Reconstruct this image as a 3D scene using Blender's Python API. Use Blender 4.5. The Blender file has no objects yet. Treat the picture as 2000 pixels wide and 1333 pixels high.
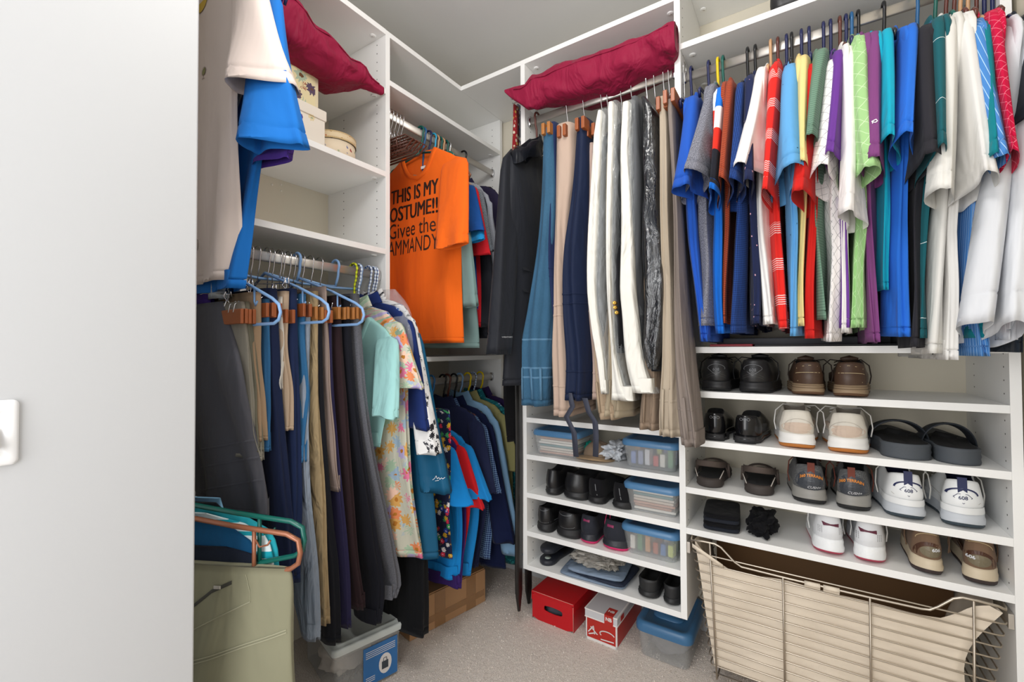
import bpy, bmesh, math, random
import numpy as np
from mathutils import Vector, Matrix, noise
from mathutils.bvhtree import BVHTree
R = random.Random(7)
C = bpy.context.scene.collection
sc = bpy.context.scene
# ---------------------------------------------------------------- camera
H = 1.08
F, YAW, PIT, ROL = 866.743, .584613, .018556, -.0049351
fw = Vector((-math.sin(YAW)*math.cos(PIT), math.cos(YAW)*math.cos(PIT), math.sin(PIT)))
_r = Vector((math.cos(YAW), math.sin(YAW), 0)); _u = _r.cross(fw)
cr = _r*math.cos(ROL)+_u*math.sin(ROL); cu = -_r*math.sin(ROL)+_u*math.cos(ROL)
cam = bpy.data.objects.new('camera', bpy.data.cameras.new('camera')); C.objects.link(cam)
cam.matrix_world = Matrix(((cr.x,cu.x,-fw.x,0),(cr.y,cu.y,-fw.y,0),(cr.z,cu.z,-fw.z,H),(0,0,0,1)))
cam.data.sensor_width = 36; cam.data.lens = F/2000*36; cam.data.clip_start = .02
sc.camera = cam
# ---------------------------------------------------------------- light, world, exposure
wd = bpy.data.worlds.new('world'); sc.world = wd; wd.use_nodes = True
wd.node_tree.nodes['Background'].inputs[0].default_value = (.93,.96,1,1)
wd.node_tree.nodes['Background'].inputs[1].default_value = 1.0
def area(name, loc, rot, sx, sy, power, col=(1,1,1)):
    l = bpy.data.lights.new(name,'AREA'); l.shape='RECTANGLE'; l.size=sx; l.size_y=sy; l.energy=power; l.color=col
    o = bpy.data.objects.new(name,l); o.location=loc; o.rotation_euler=rot; C.objects.link(o); return o
def glow(name,loc,r,power,col):
    l=bpy.data.lights.new(name,'POINT'); l.energy=power; l.color=col; l.shadow_soft_size=r
    o=bpy.data.objects.new(name,l); o.location=loc; C.objects.link(o)
glow('ceiling_lamp_light',(-.38,.55,2.24),.15,18.5,(1,.975,.94))
area('doorway_light', (-.42,-.60,1.15), (math.radians(86),0,math.radians(-14)), .8, 1.7, 21, (1,.99,.985))
sc.view_settings.view_transform='Standard'; sc.view_settings.look='None'
sc.view_settings.exposure=0; sc.view_settings.gamma=1; sc.view_settings.use_curve_mapping=False
# ---------------------------------------------------------------- helpers
def W(px,py,ax,val):
    d = cr*((px-1000)/F)-cu*((py-666.5)/F)+fw
    if ax=='X': k=val/d.x
    elif ax=='Y': k=val/d.y
    else: k=(val-H)/d.z
    return Vector((d.x*k,d.y*k,H+d.z*k))
def hx(s):
    s=s.lstrip('#'); v=[int(s[i:i+2],16)/255 for i in (0,2,4)]
    return tuple((x/12.92 if x<.04045 else ((x+.055)/1.055)**2.4) for x in v)+(1,)
def tag(o,label=None,cat=None,group=None,kind=None):
    if label: o['label']=label
    if cat: o['category']=cat
    if group: o['group']=group
    if kind: o['kind']=kind
    return o
def thing(name,label,cat,loc,group=None):
    o=bpy.data.objects.new(name,None); C.objects.link(o); o.location=loc; o.empty_display_size=.05
    return tag(o,label,cat,group)
def origin(o):
    v=Vector((0,0,0))
    while o: v=v+o.location; o=o.parent
    return v
class MB:
    def __init__(s): s.v=[];s.f=[];s.uv=[];s.mi=[]
    def add(s,vs,fs,uvs=None,m=0):
        b=len(s.v); s.v+= [tuple(v) for v in vs]
        for k,f in enumerate(fs):
            s.f.append([b+i for i in f]); s.mi.append(m)
            s.uv.append(uvs[k] if uvs else [(vs[i][0]+vs[i][1],vs[i][2]) for i in f])
        return s
    def box(s,x0,y0,z0,x1,y1,z1,m=0):
        vs=[(x,y,z) for z in (z0,z1) for y in (y0,y1) for x in (x0,x1)]
        return s.add(vs,[(0,2,3,1),(4,5,7,6),(0,1,5,4),(2,6,7,3),(0,4,6,2),(1,3,7,5)],None,m)
    def rbox(s,c,size,rz=0,rx=0,m=0,b=0):
        M=Matrix.Translation(c)@Matrix.Rotation(rz,4,'Z')@Matrix.Rotation(rx,4,'X')
        sx,sy,sz=[a/2 for a in size]
        vs=[M@Vector((x*sx,y*sy,z*sz)) for z in (-1,1) for y in (-1,1) for x in (-1,1)]
        return s.add(vs,[(0,2,3,1),(4,5,7,6),(0,1,5,4),(2,6,7,3),(0,4,6,2),(1,3,7,5)],None,m)
    def loft(s,loops,cap0=False,cap1=False,closed=True,m=0,flip=False):
        n=len(loops[0]); vs=[];U=[]
        L=[[Vector(p) for p in l] for l in loops]; vv=0
        for j,l in enumerate(L):
            if j: vv+=sum((l[i]-L[j-1][i]).length for i in range(0,n,max(1,n//4)))/len(range(0,n,max(1,n//4)))
            u=0;row=[]
            for i in range(n):
                row.append((u,vv)); u+=(l[(i+1)%n]-l[i]).length
            row.append((u,vv)); U.append(row); vs+=l
        fs=[];uv=[]
        for j in range(len(L)-1):
            for i in range(n if closed else n-1):
                k=(i+1)%n; q=[j*n+i,j*n+k,(j+1)*n+k,(j+1)*n+i]; w=[U[j][i],U[j][i+1],U[j+1][i+1],U[j+1][i]]
                if flip: q.reverse(); w.reverse()
                fs.append(q); uv.append(w)
        if cap0: fs.append(list(range(n-1,-1,-1))); uv.append([(U[0][i][0],0) for i in range(n-1,-1,-1)])
        if cap1: b=(len(L)-1)*n; fs.append([b+i for i in range(n)]); uv.append([(U[-1][i][0],vv) for i in range(n)])
        return s.add(vs,fs,uv,m)
    def tube(s,pts,r,n=8,m=0,closed=False,cap=True):
        P=[Vector(p) for p in pts]; K=len(P); loops=[]; up=Vector((.13,.31,.94)).normalized()
        for i in range(K):
            a=P[i-1] if (i or closed) else P[0]; b=P[(i+1)%K] if (i<K-1 or closed) else P[-1]
            t=(b-a).normalized(); x=up-t*up.dot(t)
            if x.length<.05: x=Vector((1,0,0))-t*t.x
            x.normalize(); y=t.cross(x); up=x
            rr=r[i] if isinstance(r,(list,tuple)) else r
            loops.append([P[i]+x*math.cos(2*math.pi*k/n)*rr+y*math.sin(2*math.pi*k/n)*rr for k in range(n)])
        if closed: loops.append(loops[0])
        return s.loft(loops,cap and not closed,cap and not closed,True,m)
    def build(s,name,mats,parent=None,smooth=True,label=None,cat=None,group=None,kind=None,bevel=0,sub=0,noshift=False):
        if not isinstance(mats,(list,tuple)): mats=[mats]
        me=bpy.data.meshes.new(name)
        if parent: off=origin(parent)
        else:
            a=np.array(s.v); off=Vector(((a[:,0].min()+a[:,0].max())/2,(a[:,1].min()+a[:,1].max())/2,a[:,2].min()))
            if kind=='structure': off=Vector((0,0,0))
        me.from_pydata([(v[0]-off.x,v[1]-off.y,v[2]-off.z) for v in s.v],[],s.f)
        ul=me.uv_layers.new(name='UVMap'); flat=[c for f in s.uv for u in f for c in u]
        ul.data.foreach_set('uv',flat)
        for m in mats: me.materials.append(m)
        me.polygons.foreach_set('material_index',s.mi)
        me.polygons.foreach_set('use_smooth',[smooth]*len(me.polygons))
        o=bpy.data.objects.new(name,me); C.objects.link(o)
        if parent: o.parent=parent
        else: o.location=off
        if bevel:
            b=o.modifiers.new('b','BEVEL'); b.width=bevel; b.segments=2; b.limit_method='ANGLE'; b.angle_limit=math.radians(40)
            if smooth is False: me.polygons.foreach_set('use_smooth',[True]*len(me.polygons)); b.harden_normals=True
        if sub:
            b=o.modifiers.new('s','SUBSURF'); b.levels=sub; b.render_levels=sub
        return tag(o,label,cat,group,kind)
    def bvh(s): return BVHTree.FromPolygons([Vector(v) for v in s.v],s.f)
# ---------------------------------------------------------------- materials
_mc={}
class NT:
    def __init__(s,name):
        s.m=bpy.data.materials.new(name); s.m.use_nodes=True; s.t=s.m.node_tree; s.b=s.t.nodes['Principled BSDF']
        s.out=s.t.nodes['Material Output']
    def n(s,ty,**k):
        x=s.t.nodes.new(ty)
        for a,v in k.items(): setattr(x,a,v)
        return x
    def l(s,a,b): s.t.links.new(a,b)
    def inp(s,sock,v):
        if hasattr(v,'is_output') or hasattr(v,'links'): s.l(v,sock)
        else: sock.default_value=v
    def M(s,op,a,b=0.0,c=None):
        x=s.n('ShaderNodeMath',operation=op); s.inp(x.inputs[0],a); s.inp(x.inputs[1],b)
        if c is not None: s.inp(x.inputs[2],c)
        return x.outputs[0]
    def mix(s,f,a,b):
        x=s.n('ShaderNodeMix',data_type='RGBA'); s.inp(x.inputs[0],f); s.inp(x.inputs[6],a); s.inp(x.inputs[7],b); return x.outputs[2]
    def coord(s,which='Object',scale=(1,1,1),rot=(0,0,0)):
        t=s.n('ShaderNodeTexCoord'); m=s.n('ShaderNodeMapping'); m.inputs['Scale'].default_value=scale; m.inputs['Rotation'].default_value=rot
        s.l(t.outputs[which],m.inputs[0]); return m.outputs[0]
    def noise(s,vec,scale,detail=2,dist=0):
        x=s.n('ShaderNodeTexNoise'); s.l(vec,x.inputs['Vector']); x.inputs['Scale'].default_value=scale; x.inputs['Detail'].default_value=detail; x.inputs['Distortion'].default_value=dist
        return x.outputs[0]
    def ramp(s,f,stops,const=False):
        x=s.n('ShaderNodeValToRGB'); s.inp(x.inputs[0],f); e=x.color_ramp.elements
        if const: x.color_ramp.interpolation='CONSTANT'
        while len(e)<len(stops): e.new(.5)
        for q,(p,c) in zip(e,stops): q.position=p; q.color=c if not isinstance(c,str) else hx(c)
        return x.outputs[0]
    def bump(s,h,strength,dist=.002,prev=None):
        x=s.n('ShaderNodeBump'); x.inputs['Strength'].default_value=strength; x.inputs['Distance'].default_value=dist; s.l(h,x.inputs['Height'])
        if prev: s.l(prev,x.inputs['Normal'])
        return x.outputs[0]
def plain(name,col,rough=.5,metal=0,bump=0,bs=60,var=0,**k):
    key=('p',name,col,rough,metal)
    if key in _mc: return _mc[key]
    t=NT(name); c=hx(col); b=t.b
    b.inputs['Roughness'].default_value=rough; b.inputs['Metallic'].default_value=metal
    if var:
        v=t.noise(t.coord('Object'),bs*.2,3); c2=tuple(x*(1-var) for x in c[:3])+(1,)
        t.l(t.mix(v,c,c2),b.inputs['Base Color'])
    else: b.inputs['Base Color'].default_value=c
    if bump: t.l(t.bump(t.noise(t.coord('Object'),bs,3),bump),b.inputs['Normal'])
    for a,v in k.items(): b.inputs[a.replace('_',' ')].default_value=v
    _mc[key]=t.m; return t.m
def fab(col,kind='plain',col2=None,s=.02,w=.15,rough=.85,wr=.55,sheen=.05,extra=None,wrs=9):
    key=('f',col,kind,col2,s,w,rough,wr)
    if key in _mc: return _mc[key]
    t=NT('fabric_'+kind); b=t.b; c=hx(col); c2=hx(col2) if col2 else c
    uv=t.coord('UV'); sp=t.n('ShaderNodeSeparateXYZ'); t.l(uv,sp.inputs[0]); u,v=sp.outputs[0],sp.outputs[1]
    def st(x,per,wid): return t.M('LESS_THAN',t.M('FRACT',t.M('ADD',t.M('DIVIDE',x,per),100.37)),wid)
    ob=t.coord('Object')
    if kind=='plain':
        nz=t.noise(ob,7,2); base=t.mix(t.M('MULTIPLY',nz,.35),c,tuple(x*.8 for x in c[:3])+(1,))
    elif kind=='heather':
        nz=t.noise(t.coord('UV',(1,.35,1)),650,3); base=t.mix(t.ramp(nz,[(.38,(0,0,0,1)),(.62,(1,1,1,1))]),c,c2)
    elif kind=='denim':
        nz=t.noise(t.coord('UV',(1,.12,1)),900,3); n2=t.noise(ob,6,3)
        base=t.mix(t.M('MULTIPLY',t.M('ADD',nz,n2),.5),c,c2)
    elif kind=='hstripe': base=t.mix(st(v,s,w),c,c2)
    elif kind=='vstripe': base=t.mix(st(u,s,w),c,c2)
    elif kind=='grid': base=t.mix(t.M('MAXIMUM',st(u,s,w),st(v,s,w)),c,c2)
    elif kind=='check': base=t.mix(t.M('MULTIPLY',t.M('ADD',st(u,s,w),st(v,s,w)),.5),c,c2)
    elif kind=='diag': base=t.mix(t.M('MAXIMUM',st(t.M('ADD',u,v),s,w),st(t.M('SUBTRACT',u,v),s,w)),c,c2)
    elif kind=='bands':
        g=st(v,s,w); fine=st(v,s*.06,.35); base=t.mix(t.M('MULTIPLY',g,fine),c,c2)
    elif kind=='spots':
        x=t.n('ShaderNodeTexVoronoi'); t.l(uv,x.inputs['Vector']); x.inputs['Scale'].default_value=1/s
        base=t.mix(t.M('LESS_THAN',x.outputs['Distance'],w),c,c2)
    elif kind=='floral':
        nz=t.n('ShaderNodeTexNoise'); t.l(uv,nz.inputs['Vector']); nz.inputs['Scale'].default_value=2.2/s; nz.inputs['Detail'].default_value=2
        vm=t.n('ShaderNodeVectorMath',operation='SCALE'); t.l(nz.outputs[1],vm.inputs[0]); vm.inputs['Scale'].default_value=s*.5
        va=t.n('ShaderNodeVectorMath',operation='ADD'); t.l(uv,va.inputs[0]); t.l(vm.outputs[0],va.inputs[1])
        x=t.n('ShaderNodeTexVoronoi'); t.l(va.outputs[0],x.inputs['Vector']); x.inputs['Scale'].default_value=1/s
        sc2=t.n('ShaderNodeSeparateColor'); t.l(x.outputs['Color'],sc2.inputs[0])
        k=len(extra); pal=t.ramp(sc2.outputs[0],[(i/k,e) for i,e in enumerate(extra)],True)
        ring=t.M('LESS_THAN',x.outputs['Distance'],w); core=t.M('LESS_THAN',x.outputs['Distance'],w*.3)
        # petals: radial spokes about each flower's centre
        d=t.n('ShaderNodeVectorMath',operation='SUBTRACT'); t.l(va.outputs[0],d.inputs[0]); t.l(x.outputs['Position'],d.inputs[1])
        ds=t.n('ShaderNodeSeparateXYZ'); t.l(d.outputs[0],ds.inputs[0]); an=t.M('ARCTAN2',ds.outputs[1],ds.outputs[0])
        pet=t.M('ADD',t.M('MULTIPLY',t.M('SINE',t.M('MULTIPLY',an,9.0)),.16),.84)
        ring=t.M('LESS_THAN',x.outputs['Distance'],t.M('MULTIPLY',pet,w))
        base=t.mix(ring,c,pal); base=t.mix(core,base,c2)
    elif kind=='block':
        k=extra; base=t.ramp(t.M('MULTIPLY',v,s),k,True)
    b.inputs['Roughness'].default_value=rough
    b.inputs['Sheen Weight'].default_value=sheen; b.inputs['Specular IOR Level'].default_value=.15
    t.l(base,b.inputs['Base Color'])
    nb=t.bump(t.noise(t.coord('Object',(1,1,.35)),wrs,3,.6),wr,.03)
    nb=t.bump(t.noise(t.coord('UV'),1400,1),.12,.001,nb)
    t.l(nb,b.inputs['Normal'])
    _mc[key]=t.m; return t.m
def satin(col,rough=.35,wr=.5): 
    m=fab(col,'plain',rough=rough,wr=wr,sheen=0); return m
def film(name,col,alpha=.3,rough=.08,spec=1.0,wr=.8):
    key=('film',name,col,alpha)
    if key in _mc: return _mc[key]
    t=NT(name); b=t.b; b.inputs['Base Color'].default_value=hx(col); b.inputs['Roughness'].default_value=rough; b.inputs['Alpha'].default_value=alpha
    b.inputs['Specular IOR Level'].default_value=spec
    t.l(t.bump(t.noise(t.coord('Object',(1,1,.5)),26,4,1),wr,.02),b.inputs['Normal'])
    _mc[key]=t.m; return t.m
WHITE=plain('white_melamine','#f1f1ef',.38,bump=.03,bs=300)
EDGE=plain('white_edge_band','#f6f6f4',.35)
METAL=plain('brushed_nickel','#cfcac3',.42,.85)
CHROME=plain('chrome','#d8d8da',.12,1.0)
WIRE=plain('satin_nickel_wire','#bfb5a7',.38,.9)
DARK=plain('dark_hole','#4a4846',.8)
# ---------------------------------------------------------------- room
FY=1.5; WY=1.84; LX=-1.257; WX=-1.60; CEIL=H+1.385; RX=.425
def wallmat():
    t=NT('cream_wall'); n=t.noise(t.coord('Object'),3,2)
    t.l(t.mix(n,hx('#ded7c6'),hx('#d6cebb')),t.b.inputs['Base Color']); t.b.inputs['Roughness'].default_value=.7
    t.l(t.bump(t.noise(t.coord('Object'),180,3),.12,.002),t.b.inputs['Normal']); return t.m
WALL=wallmat()
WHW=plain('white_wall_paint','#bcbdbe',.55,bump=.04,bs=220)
CEILM=plain('ceiling_paint','#d6d6d6',.8,bump=.05,bs=150)
def carpet():
    t=NT('carpet'); o=t.coord('Object')
    a=t.noise(o,260,4); b=t.noise(o,9,3,.5); c=t.noise(o,70,3)
    base=t.mix(t.ramp(a,[(.32,'#9d8d80'),(.5,'#cfc1b4'),(.7,'#e6dacf')]),hx('#cabbae'),hx('#d9ccc0'))
    base=t.mix(t.ramp(a,[(.3,(0,0,0,1)),(.68,(1,1,1,1))]),hx('#c2b3a6'),hx('#f6ede4'))
    base=t.mix(t.M('MULTIPLY',b,.45),base,hx('#d6c8bb'))
    t.l(base,t.b.inputs['Base Color']); t.b.inputs['Roughness'].default_value=1; t.b.inputs['Sheen Weight'].default_value=.3
    t.l(t.bump(a,.7,.006,t.bump(c,.4,.01)),t.b.inputs['Normal']); return t.m
def quad(name,pts,mat):
    m=MB(); m.add(pts,[(0,1,2,3)]); return m.build(name,mat,smooth=False,kind='structure')
CARPET=carpet()
m=MB(); m.box(-1.72,-1.6,-.03,RX+1.2,WY+.1,0); m.build('floor',CARPET,smooth=False,kind='structure')
m=MB(); m.box(-1.72,-.2,CEIL,RX+.12,WY+.12,CEIL+.04); m.build('ceiling',CEILM,smooth=False,kind='structure')
m=MB(); m.box(-1.72,WY,0,RX+.12,WY+.12,CEIL); m.build('wall_back',WALL,smooth=False,kind='structure')
m=MB(); m.box(-1.72,-1.3,0,WX,WY,CEIL); m.build('wall_left',WALL,smooth=False,kind='structure')
m=MB(); m.box(RX,.2,0,RX+.12,WY,CEIL); m.build('wall_right',WALL,smooth=False,kind='structure')
# short return wall beside the doorway, seen at the photo's left
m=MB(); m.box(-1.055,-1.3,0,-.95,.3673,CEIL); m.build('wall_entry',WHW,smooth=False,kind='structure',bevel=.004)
# fine carpet tufts near the camera: real relief, countless
def tufts():
    m=MB(); rr=random.Random(3)
    for i in range(9000):
        x=rr.uniform(-1.3,RX); y=rr.uniform(.75,WY-.02)
        a=rr.uniform(0,6.28); h=rr.uniform(.003,.006); w=.0022
        dx,dy=math.cos(a)*w,math.sin(a)*w
        m.add([(x-dx,y-dy,0),(x+dx,y+dy,0),(x+dy*1.5,y-dx*1.5,h)],[(0,1,2)])
    m.build('carpet_pile',CARPET,kind='stuff',label='pale beige cut-pile carpet tufts over the closet floor',cat='carpet')
tufts()
# ---------------------------------------------------------------- closet units
def board(m,x0,y0,z0,x1,y1,z1): m.box(x0,y0,z0,x1,y1,z1)
def part(par,name,x0,y0,z0,x1,y1,z1,mat=WHITE,bev=.0008,label=None):
    m=MB(); m.box(x0,y0,z0,x1,y1,z1); return m.build(name,mat,par,smooth=False,bevel=bev,label=label)
def holes_x(par,x,ys,z0,z1,sgn):   # pin holes on a panel face at x
    m=MB()
    for y in ys:
        z=z0
        while z<z1:
            m.loft([[ (x+sgn*d,y+math.cos(a)*.0022,z+math.sin(a)*.0022) for a in [k*1.047 for k in range(6)]] for d in (.0,.0004)],cap0=True,cap1=True); z+=.032
    m.build('pin_holes',DARK,par,smooth=False,kind='stuff')
def holes_y(par,y,xs,z0,z1,sgn):
    m=MB()
    for x in xs:
        z=z0
        while z<z1:
            m.loft([[ (x+math.cos(a)*.0022,y+sgn*d,z+math.sin(a)*.0022) for a in [k*1.047 for k in range(6)]] for d in (.0,.0004)],cap0=True,cap1=True); z+=.032
    m.build('pin_holes',DARK,par,smooth=False,kind='stuff')
def cams(par,pts):   # shelf connector caps under the shelves (cylinders with screw slots)
    for (x,y,z) in pts:
        m=MB(); m.loft([[(x+math.cos(a)*r,y+math.sin(a)*r,z-d) for a in [k*.5236 for k in range(12)]] for r,d in ((.011,0),(.011,.0025),(.009,.0035))],cap1=True)
        cp_=m.build('connector_cap',EDGE,par)
        m=MB(); m.rbox((x,y,z-.0042),(.010,.0018,.0012),.6); m.rbox((x+.002,y+.003,z-.0042),(.006,.0018,.0012),.6); m.build('cap_screw',METAL,cp_)
def rod(par,a,b,mat=METAL,hw=.0075,hh=.015):
    # oval closet rod with end brackets
    A=Vector(a);B=Vector(b); d=(B-A).normalized(); s=Vector((-d.y,d.x,0))
    def ring(p,kx,kz): return [p+s*math.cos(t)*kx*(abs(math.cos(t))**-.35 if abs(math.cos(t))>.2 else 1)*.85+Vector((0,0,1))*math.sin(t)*kz for t in [k*math.pi/8 for k in range(16)]]
    m=MB(); m.loft([ring(A,hw,hh),ring(B,hw,hh)],True,True); hr_=m.build('hanging_rod',mat,par)
    for p,e in ((A,1),(B,-1)):
        m=MB(); m.loft([ring(p,hw*1.5,hh*1.35),ring(p+d*e*.012,hw*1.5,hh*1.35),ring(p+d*e*.012,hw*1.15,hh*1.1)],True,True); m.build('rod_bracket',CHROME,hr_)
T=.0195
# unit A: open shelves above the trouser rod on the left wall
zA0=H-1.0
def Z(z): return H+z
uA=thing('closet_unit','white open-shelf closet unit on the left wall holding the storage boxes','closet unit',(-1.43,.75,Z(-.98)))
part(uA,'side_panel',WX,1.078,Z(-.98),LX,1.0975,Z(1.166))
part(uA,'side_panel',WX,.585,Z(-.98),LX,.604,Z(1.166))
for z in (1.147,.9285,.626,.3445):
    part(uA,'shelf',WX,.604,Z(z),LX+.0005,1.078,Z(z+T))
rod(uA,(-1.29,.604,Z(.270)),(-1.29,1.078,Z(.270)))
part(uA,'side_panel',WX,.10,Z(-.98),LX-.02,.119,Z(1.166))
rod(uA,(-1.29,.119,Z(.270)),(-1.29,.585,Z(.270)))
rod(uA,(-1.29,.119,Z(1.02)),(-1.29,.585,Z(1.02)))
holes_x(uA,1.078,[],0,1,1) if False else None
holes_y(uA,1.078,(-1.305,-1.50),Z(.39),Z(1.14),-1)
cams(uA,[(-1.30,1.055,Z(1.147)),(-1.5,1.055,Z(1.147)),(-1.30,1.06,Z(.3445)),(-1.5,1.06,Z(.3445)),(-1.30,1.06,Z(.626)),(-1.3,1.06,Z(.9285))])
m=MB()   # screw-hole stubs left on the cream back wall
for (x,y) in ((531,361),(549,361),(549,373)):
    p=W(x,y,'X',WX); m.tube([p,p+Vector((.0015,0,0))],.004,8)
m.build('trim_1',plain('filler','#efeadf',.7),kind='structure')
# unit B: double-hang corner unit
uB=thing('closet_unit','white double-hang closet unit in the corner holding the orange shirt row','closet unit',(-1.43,1.45,Z(-.98)))
part(uB,'side_panel',WX,1.80,Z(-.98),LX,1.8195,Z(1.147))
part(uB,'top_panel',WX,1.0975,Z(1.147),LX,WY,Z(1.166))
part(uB,'shelf',WX,1.0975,Z(.970),LX,1.80,Z(.9895))
part(uB,'shelf',WX,1.0975,Z(-.048),LX,1.80,Z(-.0285))
rod(uB,(-1.30,1.0975,Z(.885)),(-1.30,1.80,Z(.885)))
rod(uB,(-1.31,1.0975,Z(-.135)),(-1.31,1.80,Z(-.135)))
holes_y(uB,1.80,(-1.305,-1.50),Z(.5),Z(1.13),-1)
cams(uB,[(-1.3,1.775,Z(.970)),(-1.5,1.775,Z(.970))])
# unit C: narrow cubbies right of the corner
uC=thing('closet_unit','white closet unit of narrow shoe shelves under the trouser rod','closet unit',(-.64,1.67,Z(-.868)))
part(uC,'side_panel',-.9455,FY,Z(-.868),-.926,WY,Z(1.166))
part(uC,'side_panel',-.347,FY,Z(-.868),-.3275,WY,Z(1.30))
part(uC,'top_panel',-.926,FY,Z(1.147),-.347,WY,Z(1.166))
part(uC,'corner_top_panel',LX+.0008,FY,Z(1.147),-.9455,WY,Z(1.166))
part(uC,'shelf',-.926,FY,Z(.976),-.347,WY,Z(.9955))
for z in (-.270,-.415,-.566,-.716,-.849): part(uC,'shelf',-.926,FY,Z(z)-T,-.347,WY,Z(z))
RC=(1.53,Z(.922))
rod(uC,(-.926,RC[0],RC[1]),(-.347,RC[0],RC[1]))
holes_x(uC,-.926,(1.545,1.75),Z(-.84),Z(1.13),1)
cams(uC,[(-.9,1.55,Z(1.147)),(-.9,1.75,Z(1.147)),(-.37,1.55,Z(1.147)),(-.37,1.75,Z(1.147)),(-.9,1.55,Z(.976)),(-.37,1.55,Z(.976))])
# unit D: wide shoe shelves, shirt rod, pull-out basket bay
uD=thing('closet_unit','white closet unit of wide shoe shelves under the shirt rod','closet unit',(.04,1.67,Z(-1.0)))
part(uD,'side_panel',.394,FY,Z(-1.06),.4135,WY,Z(1.30))
for z in (1.28,.9965): part(uD,'shelf',-.3275,FY,Z(z)-T,.394,WY,Z(z))
for z in (.0045,-.136,-.290,-.4435,-.574): part(uD,'shelf',-.3275,FY,Z(z)-T,.394,WY,Z(z))
RD=(1.53,Z(.896))
rod(uD,(-.3275,RD[0],RD[1]),(.394,RD[0],RD[1]))
holes_x(uD,.394,(1.535,1.76),Z(-.56),Z(1.1),-1)
holes_x(uD,-.3275,(1.535,1.76),Z(-.56),Z(1.2),1)
cams(uD,[(-.3,1.55,Z(.977)),(-.3,1.75,Z(.977)),(-.3,1.55,Z(1.26)),(-.3,1.75,Z(1.26))])
# baseboard strip at back wall, seen under the shelves
m=MB(); m.box(-1.6,WY-.012,0,RX,WY,.09); m.build('baseboard_back',WHW,smooth=False,kind='structure',bevel=.003)
# wall switch plate at the far left
sp=thing('light_switch','white wall plate with a small toggle lever at the far left edge','light switch',W(5,842,'X',-.95))
o0=W(37,780,'X',-.95); o1=W(37,905,'X',-.95)
zt,zb,yr=o0.z,o1.z,o0.y
def rrect(cy,cz,hy,hz,r,x,n=5):
    P=[]
    for (sy,sz,a0) in ((1,1,0),(-1,1,90),(-1,-1,180),(1,-1,270)):
        for k in range(n+1):
            a=math.radians(a0+90*k/n); P.append((x,cy+sy*(hy-r)+math.cos(a)*r,cz+sz*(hz-r)+math.sin(a)*r))
    return P
cy=yr-.031; cz=(zt+zb)/2; hz=(zt-zb)/2
m=MB(); m.loft([rrect(cy,cz,.031,hz,.007,-.95),rrect(cy,cz,.031,hz,.007,-.9465),rrect(cy,cz,.028,hz-.003,.006,-.944),rrect(cy,cz,.0165,.029,.003,-.944),rrect(cy,cz,.0155,.028,.003,-.9465)],cap1=True)
m.build('plate',plain('switch_plastic','#ececec',.3),sp)
m=MB(); m.loft([rrect(cy+.004,cz-.006,.007,.016,.002,-.9465),rrect(cy+.004,cz-.014,.006,.012,.002,-.938),rrect(cy+.004,cz-.022,.005,.006,.002,-.930)],cap1=True)
m.build('lever',plain('switch_plastic','#ececec',.3),sp)
BV={}; SHT={}
# ---------------------------------------------------------------- cloth
def cr1(xs,t):
    n=len(xs)-1; i=min(int(t*n),n-1); f=t*n-i
    p0=xs[max(i-1,0)];p1=xs[i];p2=xs[i+1];p3=xs[min(i+2,n)]
    m1=(p2-p0)/2; m2=(p3-p1)/2
    return (2*f**3-3*f*f+1)*p1+(f**3-2*f*f+f)*m1+(-2*f**3+3*f*f)*p2+(f**3-f*f)*m2
def resample(rows,M):
    rows=[tuple(r) for r in rows]
    L=[0]
    for a,b in zip(rows,rows[1:]): L.append(L[-1]+max(abs(a[0]-b[0]),.2*abs(a[1]-b[1]),.004))
    out=[]
    for k in range(M):
        s=L[-1]*k/(M-1)
        i=0
        while i<len(L)-2 and L[i+1]<s: i+=1
        f=(s-L[i])/(L[i+1]-L[i]); n=len(rows)-1
        r=[]
        for q in range(len(rows[0])):
            p1=rows[i][q];p2=rows[i+1][q]; h=L[i+1]-L[i]
            d1=((p2-rows[i-1][q])/(h+L[i]-L[i-1])*h) if i>0 else p2-p1
            d2=((rows[i+2][q]-p1)/(L[i+2]-L[i])*h) if i+2<=n else p2-p1
            v=(2*f**3-3*f*f+1)*p1+(f**3-2*f*f+f)*d1+(-2*f**3+3*f*f)*p2+(f**3-f*f)*d2
            lo,hi=min(p1,p2),max(p1,p2); pad=(hi-lo)*.15
            r.append(min(max(v,lo-pad),hi+pad))
        out.append(r)
    return out
def P3(axis,rr,dd,z): return (rr,dd,z) if axis=='R' else (dd,rr,z)
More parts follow.
